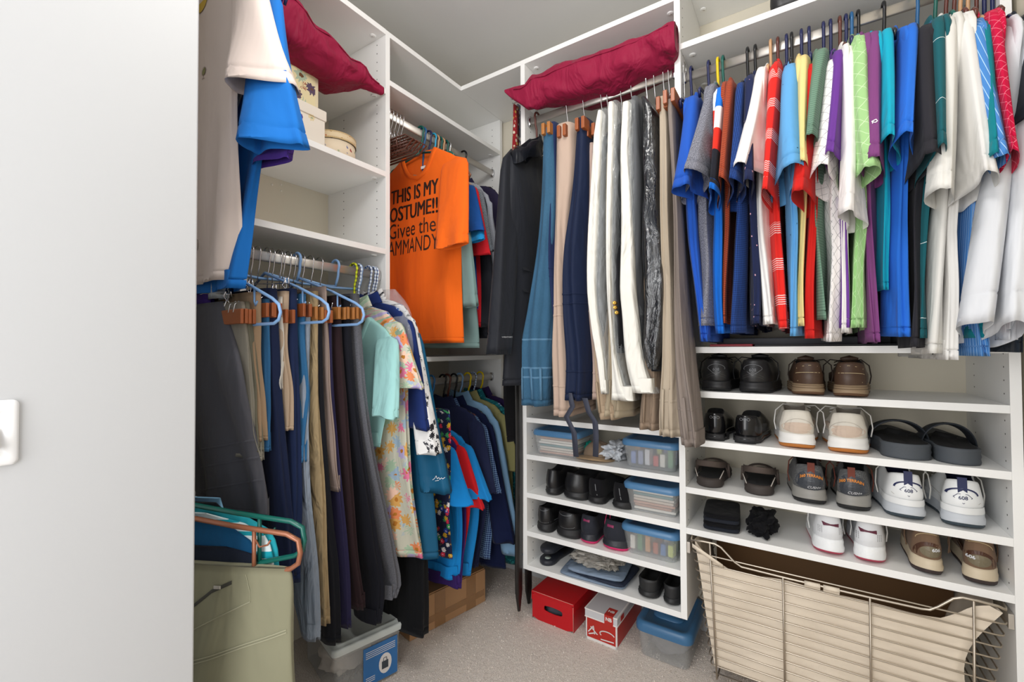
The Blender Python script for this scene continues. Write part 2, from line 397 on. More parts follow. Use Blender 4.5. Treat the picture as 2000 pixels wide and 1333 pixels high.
def drape(m,axis,rows,M=26,N=44,fold=.005,k=34,lobes=0,lob=.006,seed=1,hem=True,ex=.5,wave=.004,top=True,mi=0,tilt=0,neck=0):
    """rows: (z, near, far, c, t). A hanging tube of cloth, pressed flat across the rod."""
    rr=random.Random(seed); ph=rr.uniform(0,6); ph2=rr.uniform(0,6); ph3=rr.uniform(0,6); k=k*rr.uniform(.8,1.25)
    S=resample(rows,M); z0=S[0][0]; z1=S[-1][0]; loops=[]
    def ring(r,sc=1,dz=0):
        z,ne,fa,c,t=r; mid=(ne+fa)/2; hw=(ne-fa)/2; lv=(z0-z)/(z0-z1+1e-6); g=min(1,lv*3)*(.45+.55*lv)
        L=[]
        cw=c+wave*g*math.sin(lv*5+ph)*1.5
        for i in range(N):
            a=2*math.pi*i/N; ca,sa=math.cos(a),math.sin(a)
            x=math.copysign(abs(ca)**ex,ca); y=math.copysign(abs(sa)**.62,sa)
            dd=mid+hw*x*sc
            if lobes: dd+=math.copysign(1,hw)*lob*g*max(0,x)**3*math.cos(math.pi*lobes*y+ph2+1.2*math.sin(lv*4+ph3))
            y2=c-c+cw+t*y*sc+fold*g*math.sin(k*(dd-mid)+ph2+1.1*math.sin(lv*4.2+ph3))+.35*fold*g*math.sin(2.3*k*(dd-mid)+ph-lv*6)
            y2+=.25*t*g*math.sin(7*lv+ph3)*max(0,x)**2
            zz=z+dz+tilt*g*(dd-mid)
            if neck: zz-=neck*max(0,1-(z0-z)/(neck*1.6))*(max(0,-sa)**.5 if sa<0 else -.12*sa)*(1-abs(x)**2.5)
            L.append(P3(axis,y2,dd,zz))
        return L
    if neck: loops.append(ring(S[0],.93,-.006)); loops.append(ring(S[0],.95,.001))
    for r in S: loops.append(ring(r))
    if neck: top=False
    if hem and abs(S[-2][0]-S[-1][0])>.004:
        dzl=abs(S[-2][0]-S[-1][0]); last=loops.pop()
        for o_,q_ in ((.023,1),(.0215,.965),(.020,1.0)):
            f_=max(.06,1-o_/dzl) if dzl>.024 else max(.1,1-o_/.024*.9)
            loops.append(ring([a+(b-a)*f_ for a,b in zip(S[-2],S[-1])],q_) )
            if dzl<.024 and q_==1: pass
        loops.append(last)
    if hem:
        r=S[-1]; loops.append(ring(r,.985,.0005)); loops.append(ring(r,.97,.012)); loops.append(ring(r,.95,.045))
    if axis=='L': m.loft(loops,cap0=top,m=mi,flip=True)
    else: m.loft(loops,cap0=top,m=mi)
    return loops
def sleeve(m,axis,S,Hh,a1,b0,b1,seed=1,M=16,N=32,curl=.5,mi=0,bow=.0,a0=.011,hem=True,tilt=0):
    """tube from shoulder S to hem centre Hh (rr,dd,z); a* half size along the rod, b* half size in depth"""
    rr=random.Random(seed*7+3); ph=rr.uniform(-.6,.6); sg=rr.choice((-1,1)); q0=rr.uniform(0,6)
    loops=[]
    def ring(t,sc=1,dz=0):
        e=t; c=[S[j]+(Hh[j]-S[j])*e for j in range(3)]
        c[1]+=bow*math.sin(math.pi*e)
        a=(a0+(a1-a0)*min(1,e*1.15)**.9); b=b0+(b1-b0)*e
        if e<.12: sh=math.sqrt(1-(1-e/.12)**2)*.75+.25*(e/.12)+.05; a*=min(1,sh); b*=min(1,sh)
        L=[]
        for i in range(N):
            th=2*math.pi*i/N; ca,sa=math.cos(th),math.sin(th)
            x=math.copysign(abs(ca)**.75,ca); y=math.copysign(abs(sa)**.75,sa)
            s=curl*e*e*a*sg*math.sin(2.6*x+ph)+ .12*a*e*math.sin(4*x+q0+3*e)
            dd=c[1]+b*x*sc+ .05*b*e*math.cos(2*math.pi*y+q0)
            L.append(P3(axis,c[0]+a*y*sc*(.85+.15*math.cos(3*x+q0))+s,dd,c[2]+dz+tilt*b*x*e-.002*e*math.sin(4*y+q0)))
        return L
    for k in range(M):
        t_=k/(M-1)
        if t_<.89: loops.append(ring(t_))
    for t_,q_ in ((.90,1),(.908,.955),(.916,1.0),(.96,1.01),(1,1.01)): loops.append(ring(t_,q_))
    if hem:
        for j,(t,sc) in enumerate(((1,.985),)): loops.append(ring(1,.97,.001))
        loops.append(ring(1,.94,.012)); loops.append(ring(.80,.9)); 
    m.loft(loops,cap0=True,m=mi,flip=(axis=='L'))
def hemline(m,loops,dz,r=.0009,step=1):
    pass
# ---- hangers
def pl(col): return plain('plastic_hanger','#'+col,.25)
HC={'black':pl('15161a'),'navy':pl('1c2350'),'blue':pl('1f5b8c'),'green':pl('0f5a50'),'brown':pl('5c2f27'),'tan':pl('c49a72'),'yellow':pl('e8c912'),
    'sky':pl('7ea3cf'),'cyan':pl('2aa6cf'),'white':pl('e8e8e8'),'copper':plain('copper_plastic','#9a6248',.3,.3)}
WOOD=plain('honey_wood','#b9783c',.4,var=.35,bs=90); WOOD2=plain('red_wood','#a2572c',.4,var=.35,bs=90)
CW={'black':'black','navy':'dark navy','blue':'mid blue','green':'dark green','brown':'dark brown','tan':'tan','yellow':'bright yellow','sky':'pale blue','cyan':'cyan','white':'white','copper':'copper brown'}
def hook_pts(axis,rp,hz,sgn=1,r=.0205,drop=.075,hh=.016):
    """rp=(along rod, depth, rod z)"""
    c,d,z=rp; P=[]; n=-1 if axis=='R' else 1
    for k in range(13):
        a=math.radians(200-k*19.5); P.append(P3(axis,c,d+n*math.cos(a)*r,z+.006+math.sin(a)*(r)))
    # a: from far-lower over the top to the near side, then the stem down to the neck
    e=P[-1]; P.append(P3(axis,c,d+n*r*.75,z-.026)); P.append(P3(axis,c,d+n*r*.35,z-.046)); P.append(P3(axis,c,d,z-drop))
    return P
def hanger(axis,rp,col,label,half=.20,r=.0042,name='plastic_hanger',group=None,bar=True,tiltc=0,neck=.075,dropz=.085):
    c,d,z=rp; near=-1 if axis=='R' else 1
    t=thing(name,label,'hanger',P3(axis,c,d,z-neck-dropz-.02),group)
    m=MB(); m.tube(hook_pts(axis,rp,0,drop=neck),r,8); m.build('hook',HC[col] if isinstance(col,str) else col,t)
    m=MB(); a=P3(axis,c,d,z-neck); 
    pts=[a,P3(axis,c,d+half*.5,z-neck-dropz*.42),P3(axis,c,d+half*.92,z-neck-dropz*.85),P3(axis,c,d+half,z-neck-dropz-.006),P3(axis,c,d+half*.93,z-neck-dropz-.022)]
    pts2=[P3(axis,c,d-half*.93,z-neck-dropz-.022),P3(axis,c,d-half,z-neck-dropz-.006),P3(axis,c,d-half*.92,z-neck-dropz*.85),P3(axis,c,d-half*.5,z-neck-dropz*.42),a]
    m.tube(pts,r,8); m.tube(pts2,r,8)
    if bar: m.tube([pts[-1],pts2[0]],r,8)
    m.build('hanger_frame',HC[col] if isinstance(col,str) else col,t)
    return t
def shirt(axis,cat,name,label,group,mat,rp,neckz,sl,body,far_sleeve=True,half=.215,seed=1,long=False,collar=True,inner=None,tt=.012,sb=(.045,.075),fold=.006,curl=.5,lobes=1,extra=None,tilt=0,hemtilt=0,neck=0):
    """rp: rod point; neckz; sl: (S,hemC,a) sleeve in (rr,dd,z); body: list of (z,near,far,c,t)"""
    t=thing(name,label,cat,P3(axis,rp[0],rp[1],body[-1][0]),group)
    c,d,_=rp; n=-1 if axis=='R' else 1
    rows=[(neckz,d+n*.035,d-n*.035,c,.010),(neckz-.010,d+n*.09,d-n*.09,c,.012),(neckz-.032,d+n*.155,d-n*.155,c,tt),(neckz-.062,d+n*(half-.015),d-n*(half-.015),c,tt),(neckz-.10,d+n*half,d-n*half,c,tt)]+body
    if neck: rows=[(neckz+.004,d+n*.088,d-n*.088,c,.020),(neckz-.012,d+n*.115,d-n*.115,c,.020)]+rows[2:]
    m=MB(); lp=drape(m,axis,rows,M=34 if neck else 30,N=64 if neck else 44,fold=fold,seed=seed,lobes=lobes,lob=.011,tilt=hemtilt,neck=neck); m.build('body',mat,t); BV[t.name]=m.bvh()
    if neck:
        top=[Vector(q) for q in lp[2]]; low=[Vector(q) for q in lp[3]]; cc=sum(top,Vector())/len(top)
        def rg(f,o): return [p+(l-p).normalized()*f+Vector((0,(-o if (p.y<cc.y) else o) if axis=='L' else 0,0)) for p,l in zip(top,low)]
        m=MB(); m.loft([rg(-.001,0),rg(0,.0022),rg(.010,.0026),rg(.017,.0022),rg(.018,.0)],flip=(axis=='L')); m.build('neck_ribbing',mat,t)
    for q,s in enumerate(sl):
        m=MB(); sleeve(m,axis,s[0],s[1],s[2],sb[0],sb[1],seed=seed+q,curl=curl,tilt=tilt,a0=s[3] if len(s)>3 else .011); m.build('sleeve',mat,t); BV[t.name+'_s']=m.bvh()
    if far_sleeve:
        S=(c,d-n*(half-.02),neckz-.06)
        m=MB(); sleeve(m,axis,S,(c+.004,d-n*(half+.035),neckz-.30),.018,.03,.06,seed=seed+5); m.build('sleeve',mat,t)
    if collar:
        m=MB(); L=[]
        for (dz,e,aa) in ((-.012,.075,.014),(.012,.06,.013),(.026,.052,.012),(.027,.05,.010),(.004,.05,.009)):
            L.append([P3(axis,c+aa*math.sin(a)*1.0,d+e*math.cos(a),neckz+dz+.006*math.cos(2*a)) for a in [2*math.pi*i/24 for i in range(24)]])
        m.loft(L,flip=(axis=='L')); m.build('collar',inner or mat,t)
    return t
RD_Y,RD_Z=RD; RC_Y,RC_Z=RC
def rodpt(px,py,axis='R',rd=None):
    if axis=='R':
        rd=rd or RD; p=W(px,py,'Y',rd[0]); return (p.x,rd[0],rd[1])
    x,z=rd; p=W(px,py,'X',x); return (p.y,x,z)
def rowsR(body,near,far=.44,tmax=.03):
    out=[]
    for b in body:
        l,r,y=b[:3]; ne=b[3] if len(b)>3 else near
        a=W(l,y,'Y',ne); e=W(r,y,'Y',ne); t=min(abs(e.x-a.x)/2,tmax)
        out.append((a.z,ne,ne+far,(a.x+e.x)/2,t))
    return out
def rowsL(body,near,far=.42,t=.012):
    out=[]
    for b in body:
        x,y=b[:2]; ne=b[2] if len(b)>2 else near; tt=b[3] if len(b)>3 else t; ff=b[4] if len(b)>4 else far
        a=W(x,y,'X',ne); out.append((a.z,ne,ne-ff,a.y-tt,tt))
    return out
# ---- row of short-sleeved shirts on the right rod
# label, material, hook px, hook colour, shoulder px, sleeve (l,r,y), body [(l,r,y)...]
def blk(*a): return a
SH=[
('royal blue polo shirt nearest the white post, leftmost of the row',fab('#2456b6'),1350,'navy',(1357,186),(1324,1368,385),[(1338,1372,440),(1350,1378,560),(1356,1382,668)],3),
('heather grey shirt with a curled grey sleeve, second from the post',fab('#8c8d98','heather','#55565f'),1384,'navy',(1398,163),(1328,1378,370),[(1358,1392,430),(1362,1396,520),(1353,1398,636)],6),
('colour-blocked shirt in blue, white, red and black',fab('#1667c2','block',s=2.2,extra=[(0,'#1f6fd0'),(.24,'#f2f2f2'),(.40,'#d93325'),(.555,'#22242c'),(.80,'#1463c0')]),1402,'yellow',(1412,168),(1381,1406,398),[(1388,1418,450),(1391,1420,560),(1395,1422,646)],4),
('rust orange finely striped shirt under a green hanger',fab('#a2492f','hstripe','#7b3423',s=.006,w=.4),1412,'green',(1430,155),(1399,1424,385),[(1408,1424,450),(1410,1424,632)],4),
('navy blue mini-check shirt with a rolled sleeve',fab('#27488c','check','#0f1c3f',s=.005,w=.4),1460,'black',(1450,160),(1419,1452,385),[(1422,1456,430),(1424,1460,560),(1422,1461,650)],6),
('dark navy shirt with tiny white and pink print',fab('#20284a','spots','#d9a7b5',s=.02,w=.13),1475,'black',(1468,145),(1440,1476,380),[(1459,1482,450),(1460,1483,637)],4),
('plain white polo with a wide open sleeve, beside the navy print shirt',fab('#efece8'),1505,'tan',(1490,131),(1437,1492,349),[(1474,1506,420),(1480,1514,520),(1483,1518,632)],6),
('bright red shirt with fine white stripe bands',fab('#d92a24','bands','#f4d9d4',s=.095,w=.32),1519,'brown',(1517,120),(1491,1516,398),[(1504,1530,410),(1508,1538,520),(1520,1549,643)],4),
('light blue polo dotted with small dark palm trees',fab('#5f9fd2','spots','#27506e',s=.035,w=.08),1536,'navy',(1545,124),(1505,1563,368),[(1530,1558,420),(1534,1560,540),(1540,1576,651)],6),
('cream yellow polo between light blue and red ones',fab('#e6cf8c'),1546,'black',(1570,107),(1552,1574,350),[(1552,1574,420),(1556,1576,520),(1558,1580,636)],3),
('black and red polo with a small flag patch on the sleeve',fab('#c9241f'),1565,'navy',(1584,122),(1550,1592,402),[(1577,1606,420),(1578,1608,540),(1578,1610,658)],4),
('sage green finely striped polo',fab('#6d8b78','hstripe','#5a7866',s=.007,w=.35),1580,'navy',(1606,97),(1560,1590,300),[(1590,1612,400),(1596,1620,500),(1600,1624,622)],4),
('white polo with a thin black windowpane grid and long hem',fab('#eeeae8','diag','#55545a',s=.032,w=.035),1608,'navy',(1624,116),(1586,1640,365),[(1598,1640,400),(1612,1646,500),(1616,1650,664)],8),
('violet purple polo with a folded cuff',fab('#6a3a91'),1622,'navy',(1636,99),(1611,1650,330),[(1630,1650,420),(1634,1652,640)],5),
('plain white shirt whose sleeve hangs lowest of the white polos',fab('#f0ece9'),1640,'brown',(1652,85),(1640,1690,438),[(1640,1662,480),(1642,1660,650)],4),
('light green polo with a thin diagonal grid',fab('#9cc486','diag','#c9e0b6',s=.04,w=.04),1652,'navy',(1677,68),(1652,1708,368),[(1664,1704,420),(1658,1694,520),(1654,1701,644)],7),
('plum polo with white-edged cuff and small white emblem',fab('#7d4379'),1663,'blue',(1702,61),(1687,1735,340),[(1690,1716,420),(1694,1718,540),(1695,1722,672)],6),
('turquoise polo with a wavy cuff',fab('#17a4bf'),1676,'black',(1727,58),(1718,1762,304),[(1716,1742,380),(1720,1742,560)],5),
('bright blue tee with two stacked hems',fab('#2a6ccf'),1726,'black',(1775,48),(1742,1796,305),[(1736,1782,400),(1726,1788,500),(1724,1786,650)],9),
('plain black polo right of the bright blue tee',fab('#2c2b30'),1791,'blue',(1800,50),(1778,1826,340),[(1778,1806,420),(1782,1808,560),(1770,1807,683)],6),
('dark teal polo with thin white lines beside the black one',fab('#1d5a62','hstripe','#dfe8e8',s=.17,w=.008),1826,'green',(1824,34),(1812,1832,330),[(1804,1822,420),(1806,1820,660)],3),
('first white polo with a deep looped cuff, right of the teal one',fab('#dedcd6'),1847,'brown',(1846,30),(1812,1876,396),[(1822,1870,450),(1818,1864,560),(1810,1866,697)],9),
('second white polo with a long flared cuff, beside the pinstripe shirt',fab('#e2e0dc'),1863,'brown',(1872,27),(1880,1940,380),[(1850,1880,450),(1850,1884,560),(1838,1886,705)],8),
('blue pinstriped shirt with a kicked-out hem',fab('#4a83c4','vstripe','#a9cbed',s=.009,w=.13),1875,'tan',(1894,40),(1906,1951,345),[(1884,1912,440),(1876,1908,560),(1888,1938,696)],8),
('narrow teal shirt squeezed behind the blue pinstriped one',fab('#127d88'),1890,'tan',(1906,44),(1925,1945,330),[(1904,1922,440),(1896,1920,660)],3),
('crimson shirt with a pale diamond grid',fab('#c4133f','diag','#ee8296',s=.026,w=.05),1907,'brown',(1926,22),(1944,1977,345),[(1922,1946,440),(1916,1940,640)],6),
('long-sleeved white dress shirt with a straight cuff, right of the crimson one',fab('#d9dbdf'),1922,'navy',(1975,30),(1866,1944,655),[(1940,1972,420),(1930,1960,600),(1925,1955,655)],9),
('second white dress shirt with a curved tail at the right edge',fab('#dcdee2'),1938,'navy',(1998,40),(1925,2004,660),[(1970,2000,420),(1965,1998,600),(1960,1996,664)],9),
('black top whose sleeve shows at the right photo edge',fab('#252c35'),1958,'black',(2020,20),(1980,2040,242),[(1985,2016,420),(1980,2010,600),(1968,2004,688)],6),
]
for i,(lab,mat_,hpx,hc,sp_,slv,bod,tk) in enumerate(SH):
    rp=rodpt(hpx,60); S=W(sp_[0],sp_[1],'Y',1.385)
    nearb=1.345
    ys_=1.30 if 'dress shirt' in lab else 1.275; a=W(slv[0],slv[2],'Y',ys_); b=W(slv[1],slv[2],'Y',ys_)
    aw=max(.012,(b.x-a.x)/2*.92); hc_=((a.x+b.x)/2,ys_+.02,a.z+.004)
    nz=min(S.z+.028,RD_Z-.062); c0=(S.x*.6+rp[0]*.4)
    rows=rowsR(bod,nearb,.44,.034); rows=[(z,ne,fa,c,max(.010,t*.85)) for z,ne,fa,c,t in rows]
    t=shirt('R','shirt','polo_shirt' if 'polo' in lab else 'shirt',lab,'shirts on the right rod',mat_,(c0,RD_Y,RD_Z),nz,[((S.x,1.385,S.z-.005),hc_,aw,.020)],rows,seed=i+11,curl=.25 if 'dress shirt' in lab else .6,lobes=R.choice((1,2,2,3)),
        tt=.011,inner=None,sb=(.05,.082),tilt=R.uniform(-.32,-.05),hemtilt=R.uniform(-.04,.05),fold=.0065)
    SHT[lab[:6]]=t
    hanger('R',(rp[0],RD_Y,RD_Z),hc,CW[hc]+' plastic hanger carrying the '+' '.join(lab.split(',')[0].split()[:10]),half=.17,neck=RD_Z-nz-.005,dropz=.045,group='plastic hangers on the right rod',bar=False)
# ---- trouser hangers
def trouser_hanger(axis,rp,label,zc,near,ln=.13,wood=None,th=.012,group=None,hh=.040,clip=True):
    """chrome hook and two wooden jaws that pinch the cloth; near = depth of the jaws' near end"""
    c,d,z=rp; n=-1 if axis=='R' else 1
    t=thing('trouser_hanger',label,'hanger',P3(axis,c,d,zc),group)
    m=MB(); m.tube(hook_pts(axis,rp,0,drop=max(.05,z-zc-hh*.5-.015)),.0017,6)
    e=z-max(.05,z-zc-hh*.5-.015); mid=near-n*ln*.45
    m.tube([P3(axis,c,d,e),P3(axis,c,mid,zc+hh*.5+.004),P3(axis,c,mid,zc+hh*.5)],.0022,6); m.build('hook',CHROME,t)
    for s in (-1,1):
        m=MB(); y=c+s*(th*.5+.005); a0,a1=near,near-n*ln
        if axis=='R': m.rbox((y,(a0+a1)/2,zc),(th,abs(ln),hh))
        else: m.rbox(((a0+a1)/2,y,zc),(abs(ln),th,hh))
        m.build('clamp_jaw',wood or WOOD,t,smooth=False,bevel=.002)
    if clip:
        m=MB()
        for q in (-.012,.012):
            m.tube([P3(axis,c-.014,mid+q,zc+.01),P3(axis,c-.010,mid+q,zc+hh*.5+.012),P3(axis,c,mid+q*.6,zc+hh*.5+.020),P3(axis,c+.010,mid+q,zc+hh*.5+.012),P3(axis,c+.014,mid+q,zc+.01)],.0014,5)
        m.build('spring_clip',CHROME,t)
    return t
def clip_hanger(axis,rp,label,zc,near,group=None,hw=.14):
    """all-metal hanger with two sprung clips"""
    c,d,z=rp; n=-1 if axis=='R' else 1
    t=thing('clip_hanger',label,'hanger',P3(axis,c,d,zc),group)
    m=MB(); m.tube(hook_pts(axis,rp,0,drop=z-zc-.012),.0014,6); m.build('hook',CHROME,t)
    m=MB(); m.tube([P3(axis,c,d-n*hw,zc),P3(axis,c,d-n*hw*.5,zc+.006),P3(axis,c,d,zc+.012),P3(axis,c,d+n*hw*.5,zc+.006),P3(axis,c,near,zc)],.0014,6); m.build('crossbar',CHROME,t)
    for q in (near-n*.015,d-n*hw*.8):
        m=MB()
        for s in (-1,1):
            m.tube([P3(axis,c,q,zc+.010),P3(axis,c+s*.006,q-.004,zc-.004),P3(axis,c+s*.001,q+.002,zc-.014),P3(axis,c+s*.008,q+.006,zc-.030)],.0016,5)
            m.tube([P3(axis,c+s*.003,q+.008,zc+.018),P3(axis,c+s*.009,q+.006,zc-.008)],.0016,5)
        m.build('clip',CHROME,t)
    return t
def pants(axis,name,label,cat,mat,rows,seed,*,stitch=None,knee=False,group=None,lobes=2,lob=.010,fold=.004,band=True,cuff=False,loops=0,ex=.45,M=30,top_up=.03):
    t=thing(name,label,cat,P3(axis,rows[-1][3],(rows[-1][1]+rows[-1][2])/2,rows[-1][0]),group)
    m=MB(); L=drape(m,axis,rows,M=M,fold=fold,lobes=lobes,lob=lob,seed=seed,ex=ex); m.build('legs',mat,t)
    z,ne,fa,c,tt=rows[-1]
    def bandring(k,sc,z_off,name_):
        m=MB(); src=L[k]; cx=sum((Vector(p) for p in src),Vector())/len(src)
        rr=[]
        for dz in (z_off,z_off-.003,z_off+.0,z_off+.006): pass
        def sh(s,dz): return [ (cx.x+(p[0]-cx.x)*s,cx.y+(p[1]-cx.y)*s,p[2]+dz) for p in src]
        m.loft([sh(1.0,.003),sh(1+sc,.002),sh(1+sc,-.003),sh(1.0,-.004)],flip=(axis=='L')); m.build(name_,stitch or mat,t)
    if band: bandring(M-4,.012,0,'waist_seam')
    if knee: bandring(int(M*.60),.016,0,'knee_seam'); bandring(int(M*.60)+1,.012,0,'knee_seam')
    if stitch: bandring(M-8,.010,0,'yoke_seam'); bandring(M-5,.008,0,'pocket_seam')
    if loops:
        src=L[M-3]; n=len(src)
        m=MB()
        for k in range(loops):
            i=int((k-(loops-1)/2)*3)%n
            p0=Vector(L[M-5][i]);p1=Vector(L[M-1][i]); cx=sum((Vector(p) for p in L[M-1]),Vector())/n
            o=(p1-cx); o.z=0; o=o.normalized()*.004; s=Vector((o.y,-o.x,0)).normalized()*.004
            pts=[p0+o*.3,p0+o,(p0+p1)/2+o*1.2,p1+o,p1+o*.3]
            m.loft([[p-s,p+s,p+s-o*.4,p-s-o*.4] for p in pts],True,True)
        m.build('belt_loops',stitch or mat,t)
    return t
def ribbon(m,pts,wv,th=.0015):
    wv=Vector(wv)
    m.loft([[Vector(p)-wv,Vector(p)+wv,Vector(p)+wv+Vector((0,th,0)),Vector(p)-wv+Vector((0,th,0))] for p in pts],True,True)
# ---------------------------------------------------------------- trouser rod between the posts (unit C)
KH=fab('#b7a392'); 
CP=[ # name,label,mat,rows(l,r,y),near,depth,tmax,lobes,loops,clamp px or None
('jeans','blue denim jeans hung by the cuffs, waistband flaring down','jeans',fab('#4b7696','denim','#1c3f57',wr=.8),[(1056,1080,252),(1052,1082,350),(1045,1080,480),(1028,1074,600),(1004,1070,690),(992,1068,790)],1.36,.20,.06,2,3,(1062,251)),
('trousers','narrow dark navy trousers between the jeans and the stone pair','trousers',fab('#222e52'),[(1070,1086,240),(1072,1088,400),(1071,1086,520),(1078,1092,700)],1.37,.26,.015,1,0,None),
('trousers','stone pink-beige trousers with a long side pleat','trousers',fab('#bda696'),[(1079,1118,246),(1076,1120,330),(1079,1108,430),(1073,1100,600),(1064,1102,700),(1066,1108,812)],1.345,.28,.04,2,0,(1092,256)),
('trousers','navy blue trousers with dangling grey suspender straps','trousers',fab('#17223d',rough=.6),[(1122,1146,232),(1112,1144,330),(1096,1138,480),(1097,1142,600),(1098,1147,700),(1086,1148,781)],1.34,.28,.045,2,0,(1132,240)),
('trousers','pale beige trousers tucked behind the navy suspender pair','trousers',fab('#b39c90'),[(1148,1160,280),(1138,1160,450),(1143,1165,600),(1150,1174,700),(1147,1174,781)],1.37,.24,.022,1,0,(1160,251)),
('trousers','tan trousers with folded waistband, below the first garment bag','trousers',fab('#ad9880'),[(1158,1176,300),(1156,1176,500),(1160,1184,680),(1157,1198,790),(1158,1200,818)],1.37,.22,.04,2,2,None),
('trousers','khaki trousers with waistband showing below the second garment bag','trousers',fab('#a89a83'),[(1180,1196,300),(1178,1198,500),(1180,1214,690),(1182,1228,790),(1180,1228,814)],1.37,.22,.045,2,2,None),
('trousers','brown-khaki trousers with waistband left of the light khaki pair','trousers',fab('#8f7c6a'),[(1262,1280,230),(1258,1278,480),(1252,1282,700),(1240,1284,800),(1238,1284,838)],1.365,.16,.045,2,2,None),
('trousers','light khaki trousers with folded double waistband at the shelf','trousers',fab('#b3a592'),[(1284,1302,190),(1288,1308,350),(1290,1314,560),(1288,1320,700),(1284,1326,800),(1285,1328,852)],1.345,.145,.045,3,2,(1290,200)),
('trousers','taupe trousers hanging in front of the white post','trousers',fab('#857a73'),[(1300,1314,195),(1308,1320,350),(1314,1330,520),(1318,1345,680),(1322,1360,800),(1328,1366,872)],1.33,.15,.045,2,1,(1312,185)),
]
for i,(nm,lab,cat,mat_,rws,ne,dep,tm,lo,bl,cl) in enumerate(CP):
    rr=rowsR(rws,ne,dep,tm)
    pants('R',nm,lab,cat,mat_,rr,40+i,group='trousers on the right rod' if nm=='trousers' else None,lobes=lo,lob=.013,loops=bl,knee=('stone' in lab or 'suspender' in lab),stitch=fab('#6d93b0','denim','#3a6583') if nm=='jeans' else None)
    if cl:
        p=W(cl[0],cl[1],'Y',ne-.012); c0=rr[0][3]
        trouser_hanger('R',(c0+.002,RC_Y,RC_Z),['honey wood clamp hanger gripping the jeans','red-brown wood clamp hanger gripping the stone trousers','dark orange wood clamp hanger gripping the navy trousers','pale wood clamp hanger behind the navy trousers','wood clamp hanger at the top of the light khaki trousers','wood clamp hanger at the post holding the taupe trousers'][[1062,1092,1132,1160,1290,1312].index(cl[0])],p.z,ne-.014,.15,WOOD if i==0 else WOOD2,group='wooden clamp hangers on the right rod')
# suspender straps (part of the navy trousers' outfit): a thing of their own, hanging free
st=fab('#3f424f',rough=.5)
for k,pp in enumerate(([(1112,768),(1118,795),(1106,815),(1121,845),(1125,893)],[(1142,778),(1150,806),(1162,824),(1164,850),(1163,893)])):
    m=MB(); ribbon(m,[W(x,y,'Y',1.335+.004*j) for j,(x,y) in enumerate(pp)],(.0095,0,0))
    m.build('suspender_strap',st,label=['left grey suspender strap dangling below the navy trousers','right grey suspender strap dangling below the navy trousers'][k],cat='strap',group='suspender straps')
# garment bags
FILM=film('clear_plastic_film','#cfd3d4',.28); CANV=fab('#e9e7df',rough=.6,wr=.7,wrs=16)
SUITS=[('dark grey suit inside the first white-edged garment bag','#55585a'),('black suit with three gold sleeve buttons inside the second garment bag','#26262a'),('grey suit inside the third garment bag','#77797c')]
BAG=[([(1166,1174,216),(1157,1172,262),(1150,1168,400),(1146,1163,560),(1152,1168,640),(1162,1176,710),(1168,1180,770)],(1172,1188),1.335,'first white-edged garment bag, beside the beige trousers'),
     ([(1186,1197,200),(1184,1195,350),(1184,1194,560),(1190,1197,680),(1190,1215,760),(1188,1232,782)],(1196,1210),1.33,'second white-edged garment bag with a cream flared bottom'),
     ([(1214,1228,200),(1208,1225,320),(1206,1233,560),(1213,1240,620),(1221,1252,700),(1236,1276,768)],(1228,1244),1.325,'third and widest white-edged garment bag, hem kicked to the right')]
for i,(rws,(sl,sr),ne,lab) in enumerate(BAG):
    rr=rowsR(rws,ne,.05,.04); full=rowsR([(a[0],a[1]+(sr-sl),a[2]) for a in rws],ne+.012,.30,.03)
    full=[(z,n_,1.80 if c<-.40 else 1.485 if z<RC_Z-.6 else 1.8,min(c,-.37),t) for z,n_,f_,c,t in full]
    full=[(z,n_,f_,c,t) for z,n_,f_,c,t in full]
    t=thing('garment_bag',lab,'garment bag',(full[-1][3],1.5,full[-1][0]),'garment bags on the right rod')
    m=MB(); drape(m,'R',rr,M=26,fold=.002,lobes=1,lob=.004,seed=60+i,ex=.6); m.build('canvas_gusset',CANV,t)
    m=MB(); drape(m,'R',full,M=26,fold=.004,seed=70+i,ex=.6,hem=False); m.build('clear_panel',FILM,t)
    zt=full[0][0]-.02; zb=W(1190,690,'Y',1.36).z
    body=[(zt-.16,1.355,1.72,full[1][3],.013),(zt-.5,1.352,1.72,full[2][3]+.002,.014),(zb,1.352,1.70,full[3][3]+.003,.013)]
    c0=full[0][3]
    tt=thing('suit_jacket',SUITS[i][0],'jacket',(c0,RC_Y,zb),'suits in garment bags')
    m=MB(); drape(m,'R',[(zt,RC_Y-.03,RC_Y+.03,c0,.008),(zt-.04,RC_Y-.15,RC_Y+.15,c0,.012)]+body,M=26,fold=.003,seed=80+i,lobes=1); sb=m.bvh(); m.build('suit_body',fab(SUITS[i][1]),tt)
    if i==1:
        for (x,y) in ((1200,592),(1201,601),(1204,611)):
            p=W(x,y,'Y',1.345); m=MB(); m.loft([[(p.x+math.cos(a)*r,p.y-d,p.z+math.sin(a)*r) for a in [k*.6283 for k in range(10)]] for r,d in ((.0062,-.01),(.0062,.001),(.005,.003),(.0035,.002))],cap1=True); m.build('gold_button',plain('gold','#caa04a',.3,.8),tt)
    rp=(c0,RC_Y,RC_Z); hh=thing('wire_hanger','thin chrome wire hanger of the '+['first','second','third'][i]+' garment bag','hanger',(c0,RC_Y,zt),'wire hangers on the right rod')
    m=MB(); m.tube(hook_pts('R',rp,0,drop=RC_Z-zt),.0016,6); m.build('hook',CHROME,hh)
    m=MB(); m.tube([(c0,RC_Y-.18,zt-.06),(c0,RC_Y,zt-.001),(c0,RC_Y+.18,zt-.06),(c0,RC_Y-.18,zt-.06)],.0016,6); m.build('hanger_frame',CHROME,hh)
BLKP=film('black_plastic_cover','#14171d',.80,.16); BLKP.node_tree.nodes['Principled BSDF'].inputs['Coat Weight'].default_value=.5
